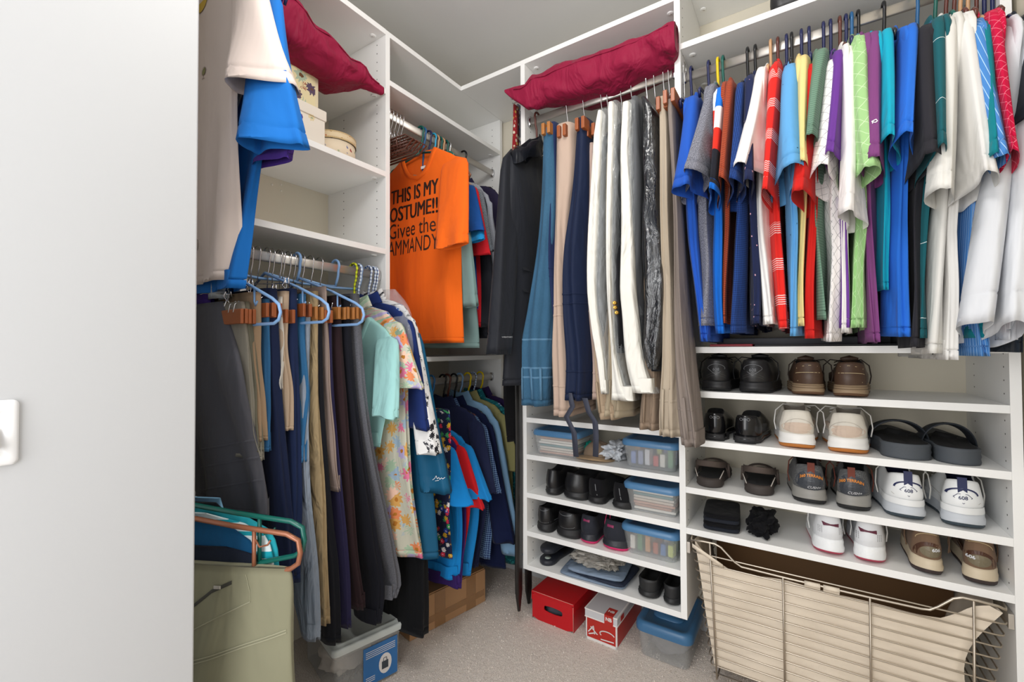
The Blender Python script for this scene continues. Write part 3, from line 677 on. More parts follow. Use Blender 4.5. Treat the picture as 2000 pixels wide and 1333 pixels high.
t=pants('R','trousers','smooth grey trousers between the third garment bag and the black plastic cover','trousers',fab('#5f6164'),rowsR([(1228,1246,190),(1228,1248,400),(1232,1250,560),(1234,1250,622)],1.35,.28,.018),91,group='trousers on the right rod',lobes=1,band=False)
rr=rowsR([(1248,1262,190),(1246,1284,225),(1245,1287,330),(1246,1288,480),(1247,1290,600),(1250,1290,690),(1262,1284,722)],1.335,.3,.034)
rr=[(z,n_,1.79,min(c,-.372),t_) for z,n_,f_,c,t_ in rr]; rr=[(z,n_,1.49 if z<RC_Z-.45 else f_,c,t_) for z,n_,f_,c,t_ in rr]
t=thing('garment_cover','shiny black plastic-covered jacket beside the light khaki trousers','garment bag',(rr[-1][3],1.5,rr[-1][0]))
m=MB(); drape(m,'R',rr,M=30,fold=.006,seed=93,lobes=1,hem=False); m.build('plastic_cover',BLKP,t)
m=MB(); drape(m,'R',[(z-.006,n_+.012,f_-.02,c,t_*.8) for z,n_,f_,c,t_ in rr],M=24,fold=.003,seed=94); m.build('jacket_body',fab('#1b1d22'),t)
for px in (1265,1280,1298,1308):
    rp=rodpt(px,170,'R',RC); tt=thing('wire_hanger','chrome wire hook '+{1265:'above the black plastic cover',1280:'right of the black plastic cover',1298:'above the light khaki trousers',1308:'nearest the post on the trouser rod'}[px],'hanger',(rp[0],RC_Y,RC_Z-.1),'wire hanger hooks near the post')
    m=MB(); m.tube(hook_pts('R',(min(rp[0],-.36),RC_Y,RC_Z),0,drop=.085),.0016,6); m.build('hook',CHROME,tt)
# black jacket at the left end of the rod
JK=fab('#25272d',rough=.55,wr=.5); JL=satin('#1a1c22',.3,.9)
jc=W(1000,300,'Y',1.40)
rws=[(Z(.60),1.33,1.76,-.885,.028),(Z(.35),1.32,1.77,-.883,.030),(Z(.02),1.31,1.77,-.882,.032),(Z(-.13),1.31,1.77,-.88,.034)]
S=W(1004,298,'Y',1.42); Hm=W(978,692,'Y',1.24)
tj=shirt('R','jacket','rain_jacket','black hooded rain jacket at the left end of the trouser rod',None,JK,(-.89,RC_Y,RC_Z),S.z+.03,[((-.905,1.37,S.z-.01),(-.885,1.255,Hm.z),.044,.018)],rws,seed=31,half=.19,tt=.02,collar=False,sb=(.05,.062),fold=.006,curl=.25)
m=MB(); L=[]
for (dz,e,aa,yo) in ((-.05,.10,.030,-.02),(-.015,.095,.036,-.03),(.010,.080,.034,-.02),(.020,.066,.026,-.01),(.005,.055,.018,0),(-.03,.05,.012,0)):
    L.append([(-.872+aa*math.sin(a)+.006*math.sin(5*a+dz*90),RC_Y-.07+yo+e*math.cos(a),S.z+.02+dz-.05*math.cos(a)*(-1)+.006*math.sin(4*a)) for a in [2*math.pi*i/36 for i in range(36)]])
m.loft(L); m.build('hood',JL,tj)
m=MB(); 
for z in (.30,.22):
    m.loft([[(-.853+.004*j,1.36+.30*k/8,Z(z-.012*j+.0)) for k in range(9)] for j in (0,1)],closed=False)
m.build('pocket_flap',JK,tj)
m=MB(); sj=BVHTree.FromPolygons([v.co+o_.location+tj.location for o_ in tj.children if o_.name.startswith('sleeve') for v in o_.data.vertices][:len([o_ for o_ in tj.children if o_.name.startswith('sleeve')][0].data.vertices)],[tuple(p.vertices) for p in [o_ for o_ in tj.children if o_.name.startswith('sleeve')][0].data.polygons]); JSL=sj
hanger('R',(-.885,RC_Y,RC_Z),'brown','dark brown plastic hanger carrying the black rain jacket',half=.18,neck=RC_Z-S.z-.03,dropz=.05,bar=True)
m=MB(); drape(m,'R',[(Z(.1),1.42,1.78,-.965,.012),(Z(-.2),1.41,1.78,-.966,.013),(Z(-.36),1.43,1.77,-.966,.012)],M=16,seed=33); m.build('scarf',fab('#0d0d10'),label='long black scarf hanging in the corner behind the jacket',cat='scarf')
# tie rack on the post, ties and belts
tr=thing('tie_rack','small chrome peg rack on the side of the corner post','tie rack',(-.958,1.52,Z(.80)))
m=MB(); m.box(-.951,1.51,Z(.72),-.9462,1.56,Z(.93)); m.build('back_plate',METAL,tr,smooth=False,bevel=.001)
for k,(x,y) in enumerate(((998,195),(1001,203),(1002,221))):
    p=W(x,y,'Y',1.53); m=MB(); m.tube([(-.9512,p.y,p.z),(p.x+.004,p.y,p.z),(p.x,p.y,p.z+.004)],.0022,6); m.build('peg',CHROME,tr)
def tie(lab,mat_,px,y0,y1,Y,w,seed):
    a=W(px,y0,'Y',Y); m=MB(); n=18; pts=[]
    zb=W(px,y1,'Y',Y).z
    for k in range(n):
        f=k/(n-1); ww=w*(.75+.45*math.sin(f*2.4)); pts.append((a.x+.002*math.sin(f*9+seed),a.z+(zb-a.z)*f,ww if k<n-1 else ww*.25))
    m.loft([[(x-.0035,Y-q,z),(x+.0035,Y-q,z),(x+.0035,Y+q,z),(x-.0035,Y+q,z)] for x,z,q in pts],True,True)
    return m.build('necktie' if 'tie' in lab else 'belt',mat_,label=lab,cat='tie' if 'tie' in lab else 'belt',group='neckties on the peg rack' if 'tie' in lab else 'black belts in the corner')
tie('crimson and gold patterned necktie hanging from the chrome peg rack',fab('#8c1f26','floral','#c9a24a',s=.016,w=.45,extra=['#c9a24a','#8c1f26','#d5cfc0']),1007,207,520,1.50,.020,1)
tie('grey and blue patterned necktie beside the crimson one',fab('#6b6f7a','floral','#d8d4c8',s=.018,w=.5,extra=['#b9bcc8','#7a4a2a','#3a5f86','#e2ddd0']),1014,207,500,1.53,.022,2)
BELT=plain('black_leather','#1b1918',.5,bump=.2,bs=300)
tie('long black leather belt reaching lowest beside the red box',BELT,1011,560,1193,1.47,.019,3)
tie('shorter black leather belt right behind the lowest belt',BELT,1030,700,1178,1.62,.020,4)
# ---------------------------------------------------------------- unit A trouser rod (left wall)
RA=(-1.29,Z(.270))
LP=[ # label, mat, [(px,y,near?)], t, depth, clamp colour/px
('greige linen trousers just right of the charcoal cargo pair',fab('#8d887c'),[(484,590),(497,700),(504,800),(512,900)],.010,'w'),
('olive grey trousers beside the greige pair',fab('#6e6b5c'),[(494,590),(505,700),(515,800),(522,880)],.012,'w'),
('khaki chinos under a blue plastic hanger',fab('#9c8369'),[(519,572),(520,640),(521,760),(523,860)],.017,None),
('medium blue jeans left of the first navy trousers',fab('#3b6f9b','denim','#1f4a70'),[(533,585),(534,700),(534,800),(536,880)],.011,'o'),
('first navy trousers on the left rod, broad dark legs',fab('#1b2440'),[(551,565),(556,700),(562,850),(574,950),(588,1120)],.020,'o'),
('cream trousers with a ruffled edge, a thin strip',fab('#cfc8bd'),[(556,580),(556,700),(560,760)],.006,None),
('beige chinos between two navy pairs',fab('#b09a84'),[(572,570),(570,640),(572,760),(574,840)],.014,'w'),
('second navy trousers, straight and narrow',fab('#1e2a4b'),[(588,565),(588,700),(592,850),(596,1000),(600,1130)],.017,None),
('faded blue jeans left of the pale grey-blue pair',fab('#3f78a5','denim','#22527c'),[(604,575),(604,640),(606,760),(607,900)],.013,'o'),
('pale grey-blue trousers hanging nearly to the white-lid bin',fab('#8d97a5',wr=.8,wrs=20),[(613,600),(612,800),(612,1000),(622,1150),(625,1248)],.013,None),
('crumpled khaki trousers with gathered cuffs',fab('#a38e6c',wr=.9,wrs=22),[(628,570),(630,700),(636,880),(643,1060),(647,1216)],.014,'h'),
('black trousers reaching lowest over the white-lid bin',fab('#16171d'),[(636,600),(640,760),(652,920),(668,1100),(668,1252)],.018,None),
('thin taupe trousers edge beside the first black pair',fab('#97857c'),[(641,560),(646,700),(655,860),(664,960)],.007,'w'),
('dark violet-navy trousers peeking out above the bin',fab('#2b2747'),[(652,600),(656,760),(670,950),(684,1150),(686,1225)],.010,None),
('dark brown trousers with a small brass button',fab('#2f2023'),[(672,580),(676,700),(690,880),(703,1050),(712,1190)],.015,'h'),
('second black trousers with a rounded hem above the bin lid',fab('#191a22'),[(690,580),(696,700),(714,880),(735,1050),(753,1150),(748,1214)],.017,'h'),
('charcoal grey sweatpants with a light inner fold',fab('#6a6b72','heather','#55565c'),[(708,575),(712,640),(722,760),(745,930),(772,1080),(784,1140),(776,1166)],.018,'h'),
]
for i,(lab,mat_,rws,tk,cl) in enumerate(LP):
    bd={9:.065,10:.07,11:.10,8:.08,4:.14,7:.10}.get(i,.11); rr=rowsL([(a[0],a[1],-1.10,tk,.34-(.34-bd)*(j/(len(rws)-1))**1.0) for j,a in enumerate(rws)],-1.1)
    pants('L','jeans' if 'jeans' in lab else 'trousers',lab,'jeans' if 'jeans' in lab else 'trousers',mat_,rr,120+i,group='trousers on the left rod',lobes=2,lob=.006,fold=.004,band=False)
    rp=(rr[0][3],RA[0],RA[1])
    if cl:
        zz=W(rws[0][0],{'w':618,'o':606,'h':612}[cl] if rws[0][0]>480 else 600,'X',-1.08).z
        trouser_hanger('L',rp,'wooden clamp hanger gripping the '+lab.split(',')[0][:60],zz,-1.085,.10,WOOD if cl in 'h' else WOOD2,th=.008,group='wooden clamp hangers on the left rod',hh=.035)
    else: clip_hanger('L',rp,'chrome clip hanger gripping the '+lab.split(',')[0][:60],rr[0][0]+.016,-1.13,group='chrome clip hangers on the left rod')
# charcoal cargo pants, nearest
CG=fab('#57575e',wr=.6)
rr=rowsL([(446,590,-1.18,.010,.36),(469,655,-1.14,.014,.38),(493,740,-1.10,.018,.42),(512,840,-1.10,.020,.42),(526,940,-1.10,.02,.42),(534,1012,-1.10,.02,.42)],-1.1)
t=thing('cargo_pants','charcoal grey cargo pants with knee seams, large beside the entry wall','trousers',(-1.3,rr[-1][3],rr[-1][0]))
m=MB(); L=drape(m,'L',rr,M=36,N=80,fold=.013,k=26,lobes=1,seed=150,wave=.002); m.build('legs',CG,t); bv=m.bvh()
def seam_on(bv,pts,dirv,w,name,mat_,par,off=.001,lift=.001):
    """a raised strip laid on a surface: pts are start points cast along dirv"""
    m=MB(); P=[]
    d=Vector(dirv).normalized()
    for p in pts:
        h=bv.ray_cast(Vector(p),d)
        if h[0] is not None: P.append(h[0]-d*off)
    if len(P)<2: return
    m.loft([[p+Vector((0,0,w)),p-d*lift+Vector((0,0,w*.6)),p-d*lift-Vector((0,0,w*.6)),p-Vector((0,0,w))] for p in P],closed=False); m.build(name,mat_,par)
for y in (880,915,960):
    P=[W(x,y-(x-385)*(.18),'Y',.2) for x in range(392,530,5)]
    d=None; m=MB(); Q=[]
    for p in P:
        o=Vector((0,0,H)); dd=(p-o).normalized(); h=bv.ray_cast(o,dd)
        if h[0] is not None: Q.append(h[0]-dd*.0012)
    if len(Q)>2:
        m.loft([[q+Vector((0,0,.003)),q+Vector((.0,-.0012,.0)),q-Vector((0,0,.003))] for q in Q],closed=False); m.build('knee_seam',CG,t)
clip_hanger('L',(rr[0][3],RA[0],RA[1]),'chrome clip hanger gripping the charcoal cargo pants',rr[0][0]+.016,-1.15,group='chrome clip hangers on the left rod')
# pale blue spare hangers dangling from the rod
for k,(hxp,ex_,ey) in enumerate(((580,548,600),(655,643,600),(0,711,607))):
    if k<2: rp=rodpt(hxp,520,'L',RA)
    else: rp=(W(700,540,'X',RA[0]).y,RA[0],RA[1])
    E_=W(ex_,ey,'X',-.985)
    t=thing('plastic_hanger',['pale blue plastic hanger end poking out by the khaki chinos','pale blue plastic hanger end over the faded jeans','pale blue plastic hanger end before the grey sweatpants'][k],'hanger',(RA[0],E_.y,E_.z),'pale blue hangers on the left rod')
    y=E_.y; z=E_.z
    m=MB(); m.tube(hook_pts('L',(rp[0],RA[0],RA[1]),0,drop=.06),.0042,8); m.tube([(RA[0],rp[0],RA[1]-.06),(RA[0],(rp[0]+y)/2,RA[1]-.065),(RA[0],y,z+.115)],.0042,8); m.build('hook',HC['sky'],t)
    m=MB(); m.tube([(RA[0]-.2,y,z+.006),(RA[0],y,z+.115),(-1.12,y,z+.060),(-1.02,y,z+.022),(-.992,y,z+.006),(-.985,y,z-.012),(-.992,y,z-.028),(-1.012,y,z-.036),(-1.2,y,z-.036),(RA[0]-.2,y,z-.034)],.0038,8); hf_=m.build('hanger_frame',HC['sky'],t)
    m=MB(); m.tube([(-1.10,y,z+.05),(-1.10,y,z+.02),(-1.094,y,z+.010),(-1.086,y,z+.02)],.0025,6); m.build('notch_hook',HC['sky'],hf_)
# blue slotted plastic clips below the khaki waistband
# aqua tee and dresses at the right end of rod A
def lshirt(cat,name,label,mat_,neckpx,nearx,slv,body,seed,rd=RA,half=.20,hk='navy',group=None,hlabel=None,**k):
    """face-on garments on the left wall; slv: (Spx,Spy,hemx,hemy,X of hem centre,a,b) """
    a=rowsL(body,nearx); c0=a[0][3]
    np_=W(neckpx[0],neckpx[1],'Y',c0); 
    sl=[]
    for (sx,sy,hx_,hy,hX,aa,bb) in slv:
        Hc=W(hx_,hy,'X',hX); sl.append(((c0,rd[0]+half-.03,0),(Hc.y,hX,Hc.z),aa,.012))
    nz=np_.z
    sl=[((c0,rd[0]+half-.03,nz-.055),b,c,d) for (_,b,c,d) in sl]
    t=shirt('L',cat,name,label,group,mat_,(c0,rd[0],rd[1]),nz,sl,a,seed=seed,half=half,**k)
    hanger('L',(c0,rd[0],rd[1]),hk,(hlabel or CW.get(hk,'patterned')+' hanger carrying the '+' '.join(label.split(',')[0].split()[:8])),half=half-.035,neck=max(.05,rd[1]-nz-.004),dropz=.045,group='hangers on the left wall rods',bar=False)
    return t
BEAD=fab('#1c4a8f','check','#dfe8f0',s=.012,w=.5,rough=.4,sheen=0); HC['bead']=BEAD; HC['ybead']=fab('#20242c','check','#d8e032',s=.014,w=.55,rough=.4,sheen=0); CW['bead']='blue and white corded'; CW['ybead']='black and yellow corded'; HC['steel']=CHROME; CW['steel']='chrome wire'
FLW=['#e58a5a','#d9a55c','#e0789a','#a7c0a4','#b7a9d2','#8aa089','#f0c7b0','#9fb6c8']
lshirt('shirt','tee_shirt','pale aqua short-sleeved tee facing the doorway',fab('#9fd0cd'),(735,622),-1.10,[(770,630,752,815,-1.03,.020,0)],[(770,720,-1.10,.012,.40),(762,800,-1.11,.012,.39),(750,872,-1.12,.012,.38)],200,hk='ybead',sb=(.05,.058),fold=.006,neck=.105,collar=False)
lshirt('dress','floral_dress','long floral dress in orange, pink and sage below the aqua tee',fab('#c8c6b4','floral','#b9772e',s=.040,w=.66,extra=FLW,rough=.6),(752,592),-1.07,[(790,640,800,760,-1.02,.015,0)],[(792,700,-1.07,.014,.40),(803,840,-1.06,.017,.41),(814,960,-1.05,.02,.42),(831,1086,-1.04,.022,.43)],201,hk='bead',sb=(.045,.05),fold=.010,lobes=2)
lshirt('shirt','shirt','royal navy shirt with a broad sleeve behind the floral dress',fab('#1d2f66'),(765,585),-1.08,[(800,620,815,838,-1.03,.020,0)],[(806,700,-1.08,.012,.40),(812,860,-1.08,.014,.40),(820,1000,-1.08,.014,.40)],202,hk='bead',sb=(.05,.055))
BW=fab('#dddcdb','floral','#26262a',s=.026,w=.46,extra=['#26262a','#3a3a40','#dddcdb','#1c1c20'],rough=.5)
t=lshirt('blouse','blouse','white blouse with black leaf print under clear plastic',BW,(780,578),-1.06,[(815,640,838,886,-.985,.026,0)],[(818,700,-1.07,.012,.38),(826,800,-1.07,.012,.38),(832,880,-1.07,.012,.38)],203,hk='bead',sb=(.04,.036),fold=.006)
m=MB(); a=rowsL([(776,566,-1.20,.012,.20),(806,600,-1.12,.022,.34),(820,650,-1.06,.026,.42),(828,760,-1.035,.026,.44),(834,830,-1.03,.026,.44)],-1.1); drape(m,'L',a,M=22,fold=.006,seed=204,hem=False)
m.build('plastic_cover',film('dry_cleaning_film','#e4e6ea',.22),label='clear dry-cleaning plastic over the white and black blouse',cat='plastic cover')
LCO=lshirt('coat','long_coat','long petrol blue raincoat with a small white script mark',satin('#1c587a',.5,.35),(800,600),-1.05,[(835,680,855,960,-.99,.030,0)],[(838,740,-1.04,.018,.40),(844,850,-1.03,.02,.42),(850,960,-1.03,.022,.42),(856,1088,-1.03,.022,.42)],205,hk='bead',sb=(.055,.05),fold=.008)
lshirt('dress','long_skirt','black stretch dress ending above the cardboard box',fab('#0f1013',rough=.7),(790,640),-1.08,[],[(812,760,-1.10,.014,.30),(832,960,-1.07,.016,.30),(842,1080,-1.06,.02,.30),(848,1180,-1.05,.026,.30),(848,1232,-1.05,.028,.30)],206,hk='steel',fold=.004,collar=False,far_sleeve=False)
# ---------------------------------------------------------------- unit B upper rod
RB=(-1.30,Z(.885))
OR=fab('#f0691b',wr=.35)
a0=W(905,670,'X',-1.07)
yo=a0.y
t=lshirt('shirt','tee_shirt','bright orange tee with black lettering in two typefaces',OR,(808,305),-1.07,[(885,300,884,482,-1.03,.022,0)],[(905,450,-1.085,.014,.43),(903,560,-1.08,.015,.44),(905,670,-1.07,.016,.45)],210,rd=RB,hk='green',sb=(.065,.075),fold=.006,half=.215,collar=False,neck=.10)
# ---- lettering
def text_mesh(s,size,align='CENTER',bold=0,spacing=1,shear=0,ext=0):
    cu_=bpy.data.curves.new('txt','FONT'); cu_.body=s; cu_.size=size; cu_.align_x=align; cu_.align_y='CENTER'; cu_.offset=bold; cu_.space_character=spacing; cu_.shear=shear; cu_.resolution_u=3
    o=bpy.data.objects.new('txt',cu_); C.objects.link(o); dg=bpy.context.evaluated_depsgraph_get(); me=bpy.data.meshes.new_from_object(o.evaluated_get(dg))
    bm=bmesh.new(); bm.from_mesh(me)
    bmesh.ops.triangulate(bm,faces=bm.faces)
    if ext: bmesh.ops.subdivide_edges(bm,edges=[e for e in bm.edges if e.calc_length()>ext],cuts=1); bmesh.ops.triangulate(bm,faces=bm.faces)
    v=[tuple(x.co) for x in bm.verts]; f=[[x.index for x in p.verts] for p in bm.faces]; bm.free()
    bpy.data.objects.remove(o); bpy.data.curves.remove(cu_); bpy.data.meshes.remove(me)
    return v,f
def decal(name,vf,bv,org,ex,ez,dirv,mat_,par,off=.0009,label=None,warp=None):
    """print flat shapes onto a real surface: local (x,y) -> org+ex*x+ez*y, cast along dirv"""
    v,f=vf; d=Vector(dirv).normalized(); out=[];ok=[]
    for p in v:
        x,y=(warp(p[0],p[1]) if warp else (p[0],p[1]))
        s=Vector(org)+Vector(ex)*x+Vector(ez)*y; h=bv.ray_cast(s-d*.12,d,.4)
        if h[0] is None: out.append(s); ok.append(False)
        else: out.append(h[0]-d*off); ok.append(True)
    ff=[q for q in f if all(ok[i] for i in q)]
    if not ff: return None
    m=MB(); m.add([tuple(p) for p in out],ff); return m.build(name,mat_,par,smooth=False,label=label)
def poly(pts): return [(x,y,0) for x,y in pts],[list(range(len(pts)))]
def strokes(lines,w):
    """thick polylines in local 2d"""
    V=[];Fc=[]
    for L in lines:
        n=len(L)
        for i in range(n-1):
            a=Vector(L[i]).to_2d() if not isinstance(L[i],Vector) else L[i]; b=Vector(L[i+1]).to_2d()
            d=(b-a); 
            if d.length<1e-6: continue
            d=d.normalized(); q=Vector((-d.y,d.x))*w/2; e=d*w*.3; k=len(V)
            for p in (a-e-q,b+e-q,b+e+q,a-e+q): V.append((p.x,p.y,0))
            Fc.append([k,k+1,k+2,k+3])
    return V,Fc
def arc(cx,cy,rx,ry,a0,a1,n=12): return [(cx+rx*math.cos(math.radians(a0+(a1-a0)*i/n)),cy+ry*math.sin(math.radians(a0+(a1-a0)*i/n))) for i in range(n+1)]
INK=plain('black_print','#2e1a10',.7)
ot=[o for o in C.objects if o.type=='EMPTY' and 'orange tee' in o.get('label','')][0]; bvo=BV[ot.name]
def up(x,y): return W(x,y,'Y',yo-.02)
for (s,xa,xb,y,hpx,bold,sp_,body_) in (('THIS IS MY',760,852,388,34,.0035,1.0,1),('OSTUME!!',758,851,423,35,.0035,1.0,1),('Givee the',757,847,456,36,.0003,1.0,0),('AMMANDY',757,852,489,36,.0003,1.0,0)):
    A=up(xa,y); B=up(xb,y+3); hh=abs(up(xa,y-hpx/2).z-up(xa,y+hpx/2).z)
    v,f=text_mesh(s,1,'LEFT',ext=.12); 
    if body_:
        v0,f0=v,f; v,f=[],[]
        for dx in (-.035,-.012,.012,.035): b0=len(v); v+=[(p[0]+dx,p[1],dx*.001) for p in v0]; f+=[[i+b0 for i in q] for q in f0]
    w=max(p[0] for p in v); sx=(B.x-A.x)/w
    # stencil bridges: cut thin gaps from the heavy letters
    ms=decal('lettering',(v,f),bvo,A,(sx,0,(B.z-A.z)/w*.0-.0),(0,0,hh*1.15),(0,1,0),INK,ot,off=.0012)
p=up(816,322); m=MB(); m.rbox((p.x,yo+.010,p.z),(.024,.0012,.011),rx=0); m.build('neck_tag',fab('#f0efec'),ot,smooth=False)
v,f=text_mesh('WEATHERC',.0062,'LEFT',ext=.004); A=W(980,659,'Y',1.2); o_=Vector((0,0,H)); cdir=(A-o_).normalized(); rt=cdir.cross(Vector((0,0,1))).normalized(); out=[];okk=[]
for p in v:
    q=A+rt*p[0]*1.25+Vector((0,0,1))*p[1]; d_=(q-o_).normalized(); h=JSL.ray_cast(o_,d_)
    out.append(tuple(h[0]-d_*.001) if h[0] is not None else (0,0,0)); okk.append(h[0] is not None)
ff=[q for q in f if all(okk[i] for i in q)]
if ff: m=MB(); m.add(out,ff); m.build('lettering',plain('white_print','#d8dade',.5),tj,smooth=False)
def cam_decal(vf,px,py,bvs,mat_,par,name,off=.0012,sc_=1):
    v,f=vf; o_=Vector((0,0,H)); out=[];ok=[]
    for p in v:
        d_=(W(px+p[0]*sc_,py-p[1]*sc_,'Y',1.0)-o_).normalized(); hs=[b_.ray_cast(o_,d_) for b_ in bvs]; hs=[h for h in hs if h[0] is not None]
        if hs: h=min(hs,key=lambda q:q[3]); out.append(tuple(h[0]-d_*off)); ok.append(True)
        else: out.append((0,0,0)); ok.append(False)
    ff=[q for q in f if all(ok[i] for i in q)]
    if ff: m=MB(); m.add(out,ff); return m.build(name,mat_,par,smooth=False)
WPR=plain('white_print','#e8e8ea',.6)
q=LCO; cam_decal(strokes([[(0,0),(4,3),(7,8),(9,2),(12,5),(14,1),(17,4),(20,2),(24,5)],[(5,-2),(12,-1)]],1.0),845,938,[BV[q.name],BV[q.name+'_s']],WPR,q,'script_mark')
q=SHT['plum p']; cam_decal(strokes([[(-11,-9),(-5,-3),(2,3),(10,7),(13,4),(9,1),(2,2)],[(3,-1),(4,3)]],1.6),1701,240,[BV[q.name+'_s']],WPR,q,'emblem')
q=SHT['black ']; FL=[BV[q.name+'_s'],BV[q.name]]
cam_decal(([(-6,-14,0),(6,-14,0),(6,14,0),(-6,14,0)],[[0,1,2,3]]),1576,345,FL,plain('flag_white','#d8d0cc',.7),q,'flag_patch')
for k in range(3): cam_decal(([(-6,-12+k*5,0),(6,-12+k*5,0),(6,-10+k*5,0),(-6,-10+k*5,0)],[[0,1,2,3]]),1576,345,FL,plain('flag_dark','#33202a',.7),q,'flag_stripe',off=.002)
cam_decal(([(-6,3,0),(6,3,0),(6,14,0),(-6,14,0)],[[0,1,2,3]]),1576,345,FL,plain('flag_navy','#1b1c2c',.7),q,'flag_field',off=.002)
# other garments of the upper corner rod
UB=[
('shirt','sage grey-green tee right behind the orange one',fab('#7d9793'),[(914,420),(926,560),(935,680)],-1.075,.016,.42,'blue',(900,330),[(898,340,915,600,-1.05,.014)]),
('shirt','dark blue tee with cyan sleeve hem',fab('#1b4f96'),[(925,380),(930,500),(932,640)],-1.09,.010,.40,'cyan',(905,335),[(905,345,926,455,-1.03,.016)]),
('shirt','red tee, a thin strip beside the dark blue one',fab('#d0222c'),[(934,400),(936,500),(938,640)],-1.08,.008,.40,'brown',(915,335),[(915,345,936,500,-1.045,.010)]),
('shirt','grey heather tee with slate sleeve',fab('#8b8f95','heather','#4e555c'),[(944,400),(946,520),(946,640)],-1.08,.010,.40,'tan',(925,340),[(925,345,945,495,-1.05,.012)]),
('shirt','black long-sleeved top beside the grey hoodie',fab('#202127'),[(951,400),(951,520),(952,660)],-1.08,.010,.40,'green',(935,345),[(938,350,950,640,-1.05,.012)]),
('hoodie','pale grey hoodie near the corner, mostly behind the rain jacket',fab('#a9acb4','heather','#9598a1'),[(966,400),(970,520),(970,640)],-1.06,.020,.40,'steel',(948,338),[(955,350,975,640,-1.02,.02)]),
('shirt','dark plum top at the far corner end of the upper rod',fab('#2c2740'),[(985,420),(990,560),(990,660)],-1.08,.012,.36,'black',(965,350),[]),
]
for i,(cat,lab,mat_,bod,nx,tk,dp,hk,nk,slv) in enumerate(UB):
    lshirt(cat,'hoodie' if cat=='hoodie' else 'shirt',lab,mat_,nk,nx,[(a,b,c,d,e,f_,0) for a,b,c,d,e,f_ in slv],[(x,y,nx,tk,dp) for x,y in bod],220+i,rd=RB,hk=hk,sb=(.045,.05),half=.205,group='tops on the upper corner rod')
m=MB(); sleeve(m,'L',(W(925,430,'X',-1.06).y,-1.06,W(925,430,'X',-1.06).z),(W(927,468,'X',-1.03).y,-1.03,W(927,472,'X',-1.03).z),.014,.04,.05,seed=4); m.build('sleeve',fab('#1f8fd0'),[o for o in C.objects if 'cyan sleeve hem' in o.get('label','') and o.get('category')=='shirt'][0],label='bright cyan sleeve')
# copper slotted trouser hangers bunched at the post
for k in range(5):
    y=1.118+.017*k; c=(y,RB[0],RB[1]); t=thing('slotted_hanger',['brown slotted plastic hanger nearest the post','brown slotted plastic hanger second from the post','brown slotted plastic hanger in the middle of the bunch','brown slotted plastic hanger fourth from the post','brown slotted plastic hanger nearest the orange tee'][k],'hanger',(RB[0],y,RB[1]-.13),'brown slotted hangers on the corner rod')
    m=MB(); m.tube(hook_pts('L',c,0,drop=.07),.0016,6); 
    for q in range(3): m.tube([(RB[0]+.012*q-.01,y,RB[1]-.05),(RB[0]+.012*q,y,RB[1]-.075),(RB[0]+.012*q-.004,y,RB[1]-.10)],.0016,5)
    m.build('hook',CHROME,t)
    z=RB[1]-.115; x=RB[0]; m=MB()
    m.tube([(x+.14,y,z-.015),(x+.10,y,z+.012),(x-.1,y,z+.012),(x-.14,y,z-.015),(x-.1,y,z-.04),(x+.1,y,z-.04)],.0035,7,closed=True)
    for q in (-.05,-.015,.02,.055): m.tube([(x+q,y,z+.012),(x+q,y,z-.016)],.003,6)
    m.tube([(x+.11,y,z-.016),(x-.11,y,z-.016)],.003,6); m.build('hanger_frame',plain('brown_plastic','#5b3a30',.2),t)
# spare hanger hooks between orange tee and the cyan hook
for k,(px,hc) in enumerate(((836,'navy'),(846,'brown'),(851,'tan'),(857,'green'),(862,'copper'))):
    rp=rodpt(px,280,'L',RB); hanger('L',rp,hc,'empty '+CW[hc]+' plastic hanger behind the orange tee',half=.16,group='spare hangers behind the orange tee')
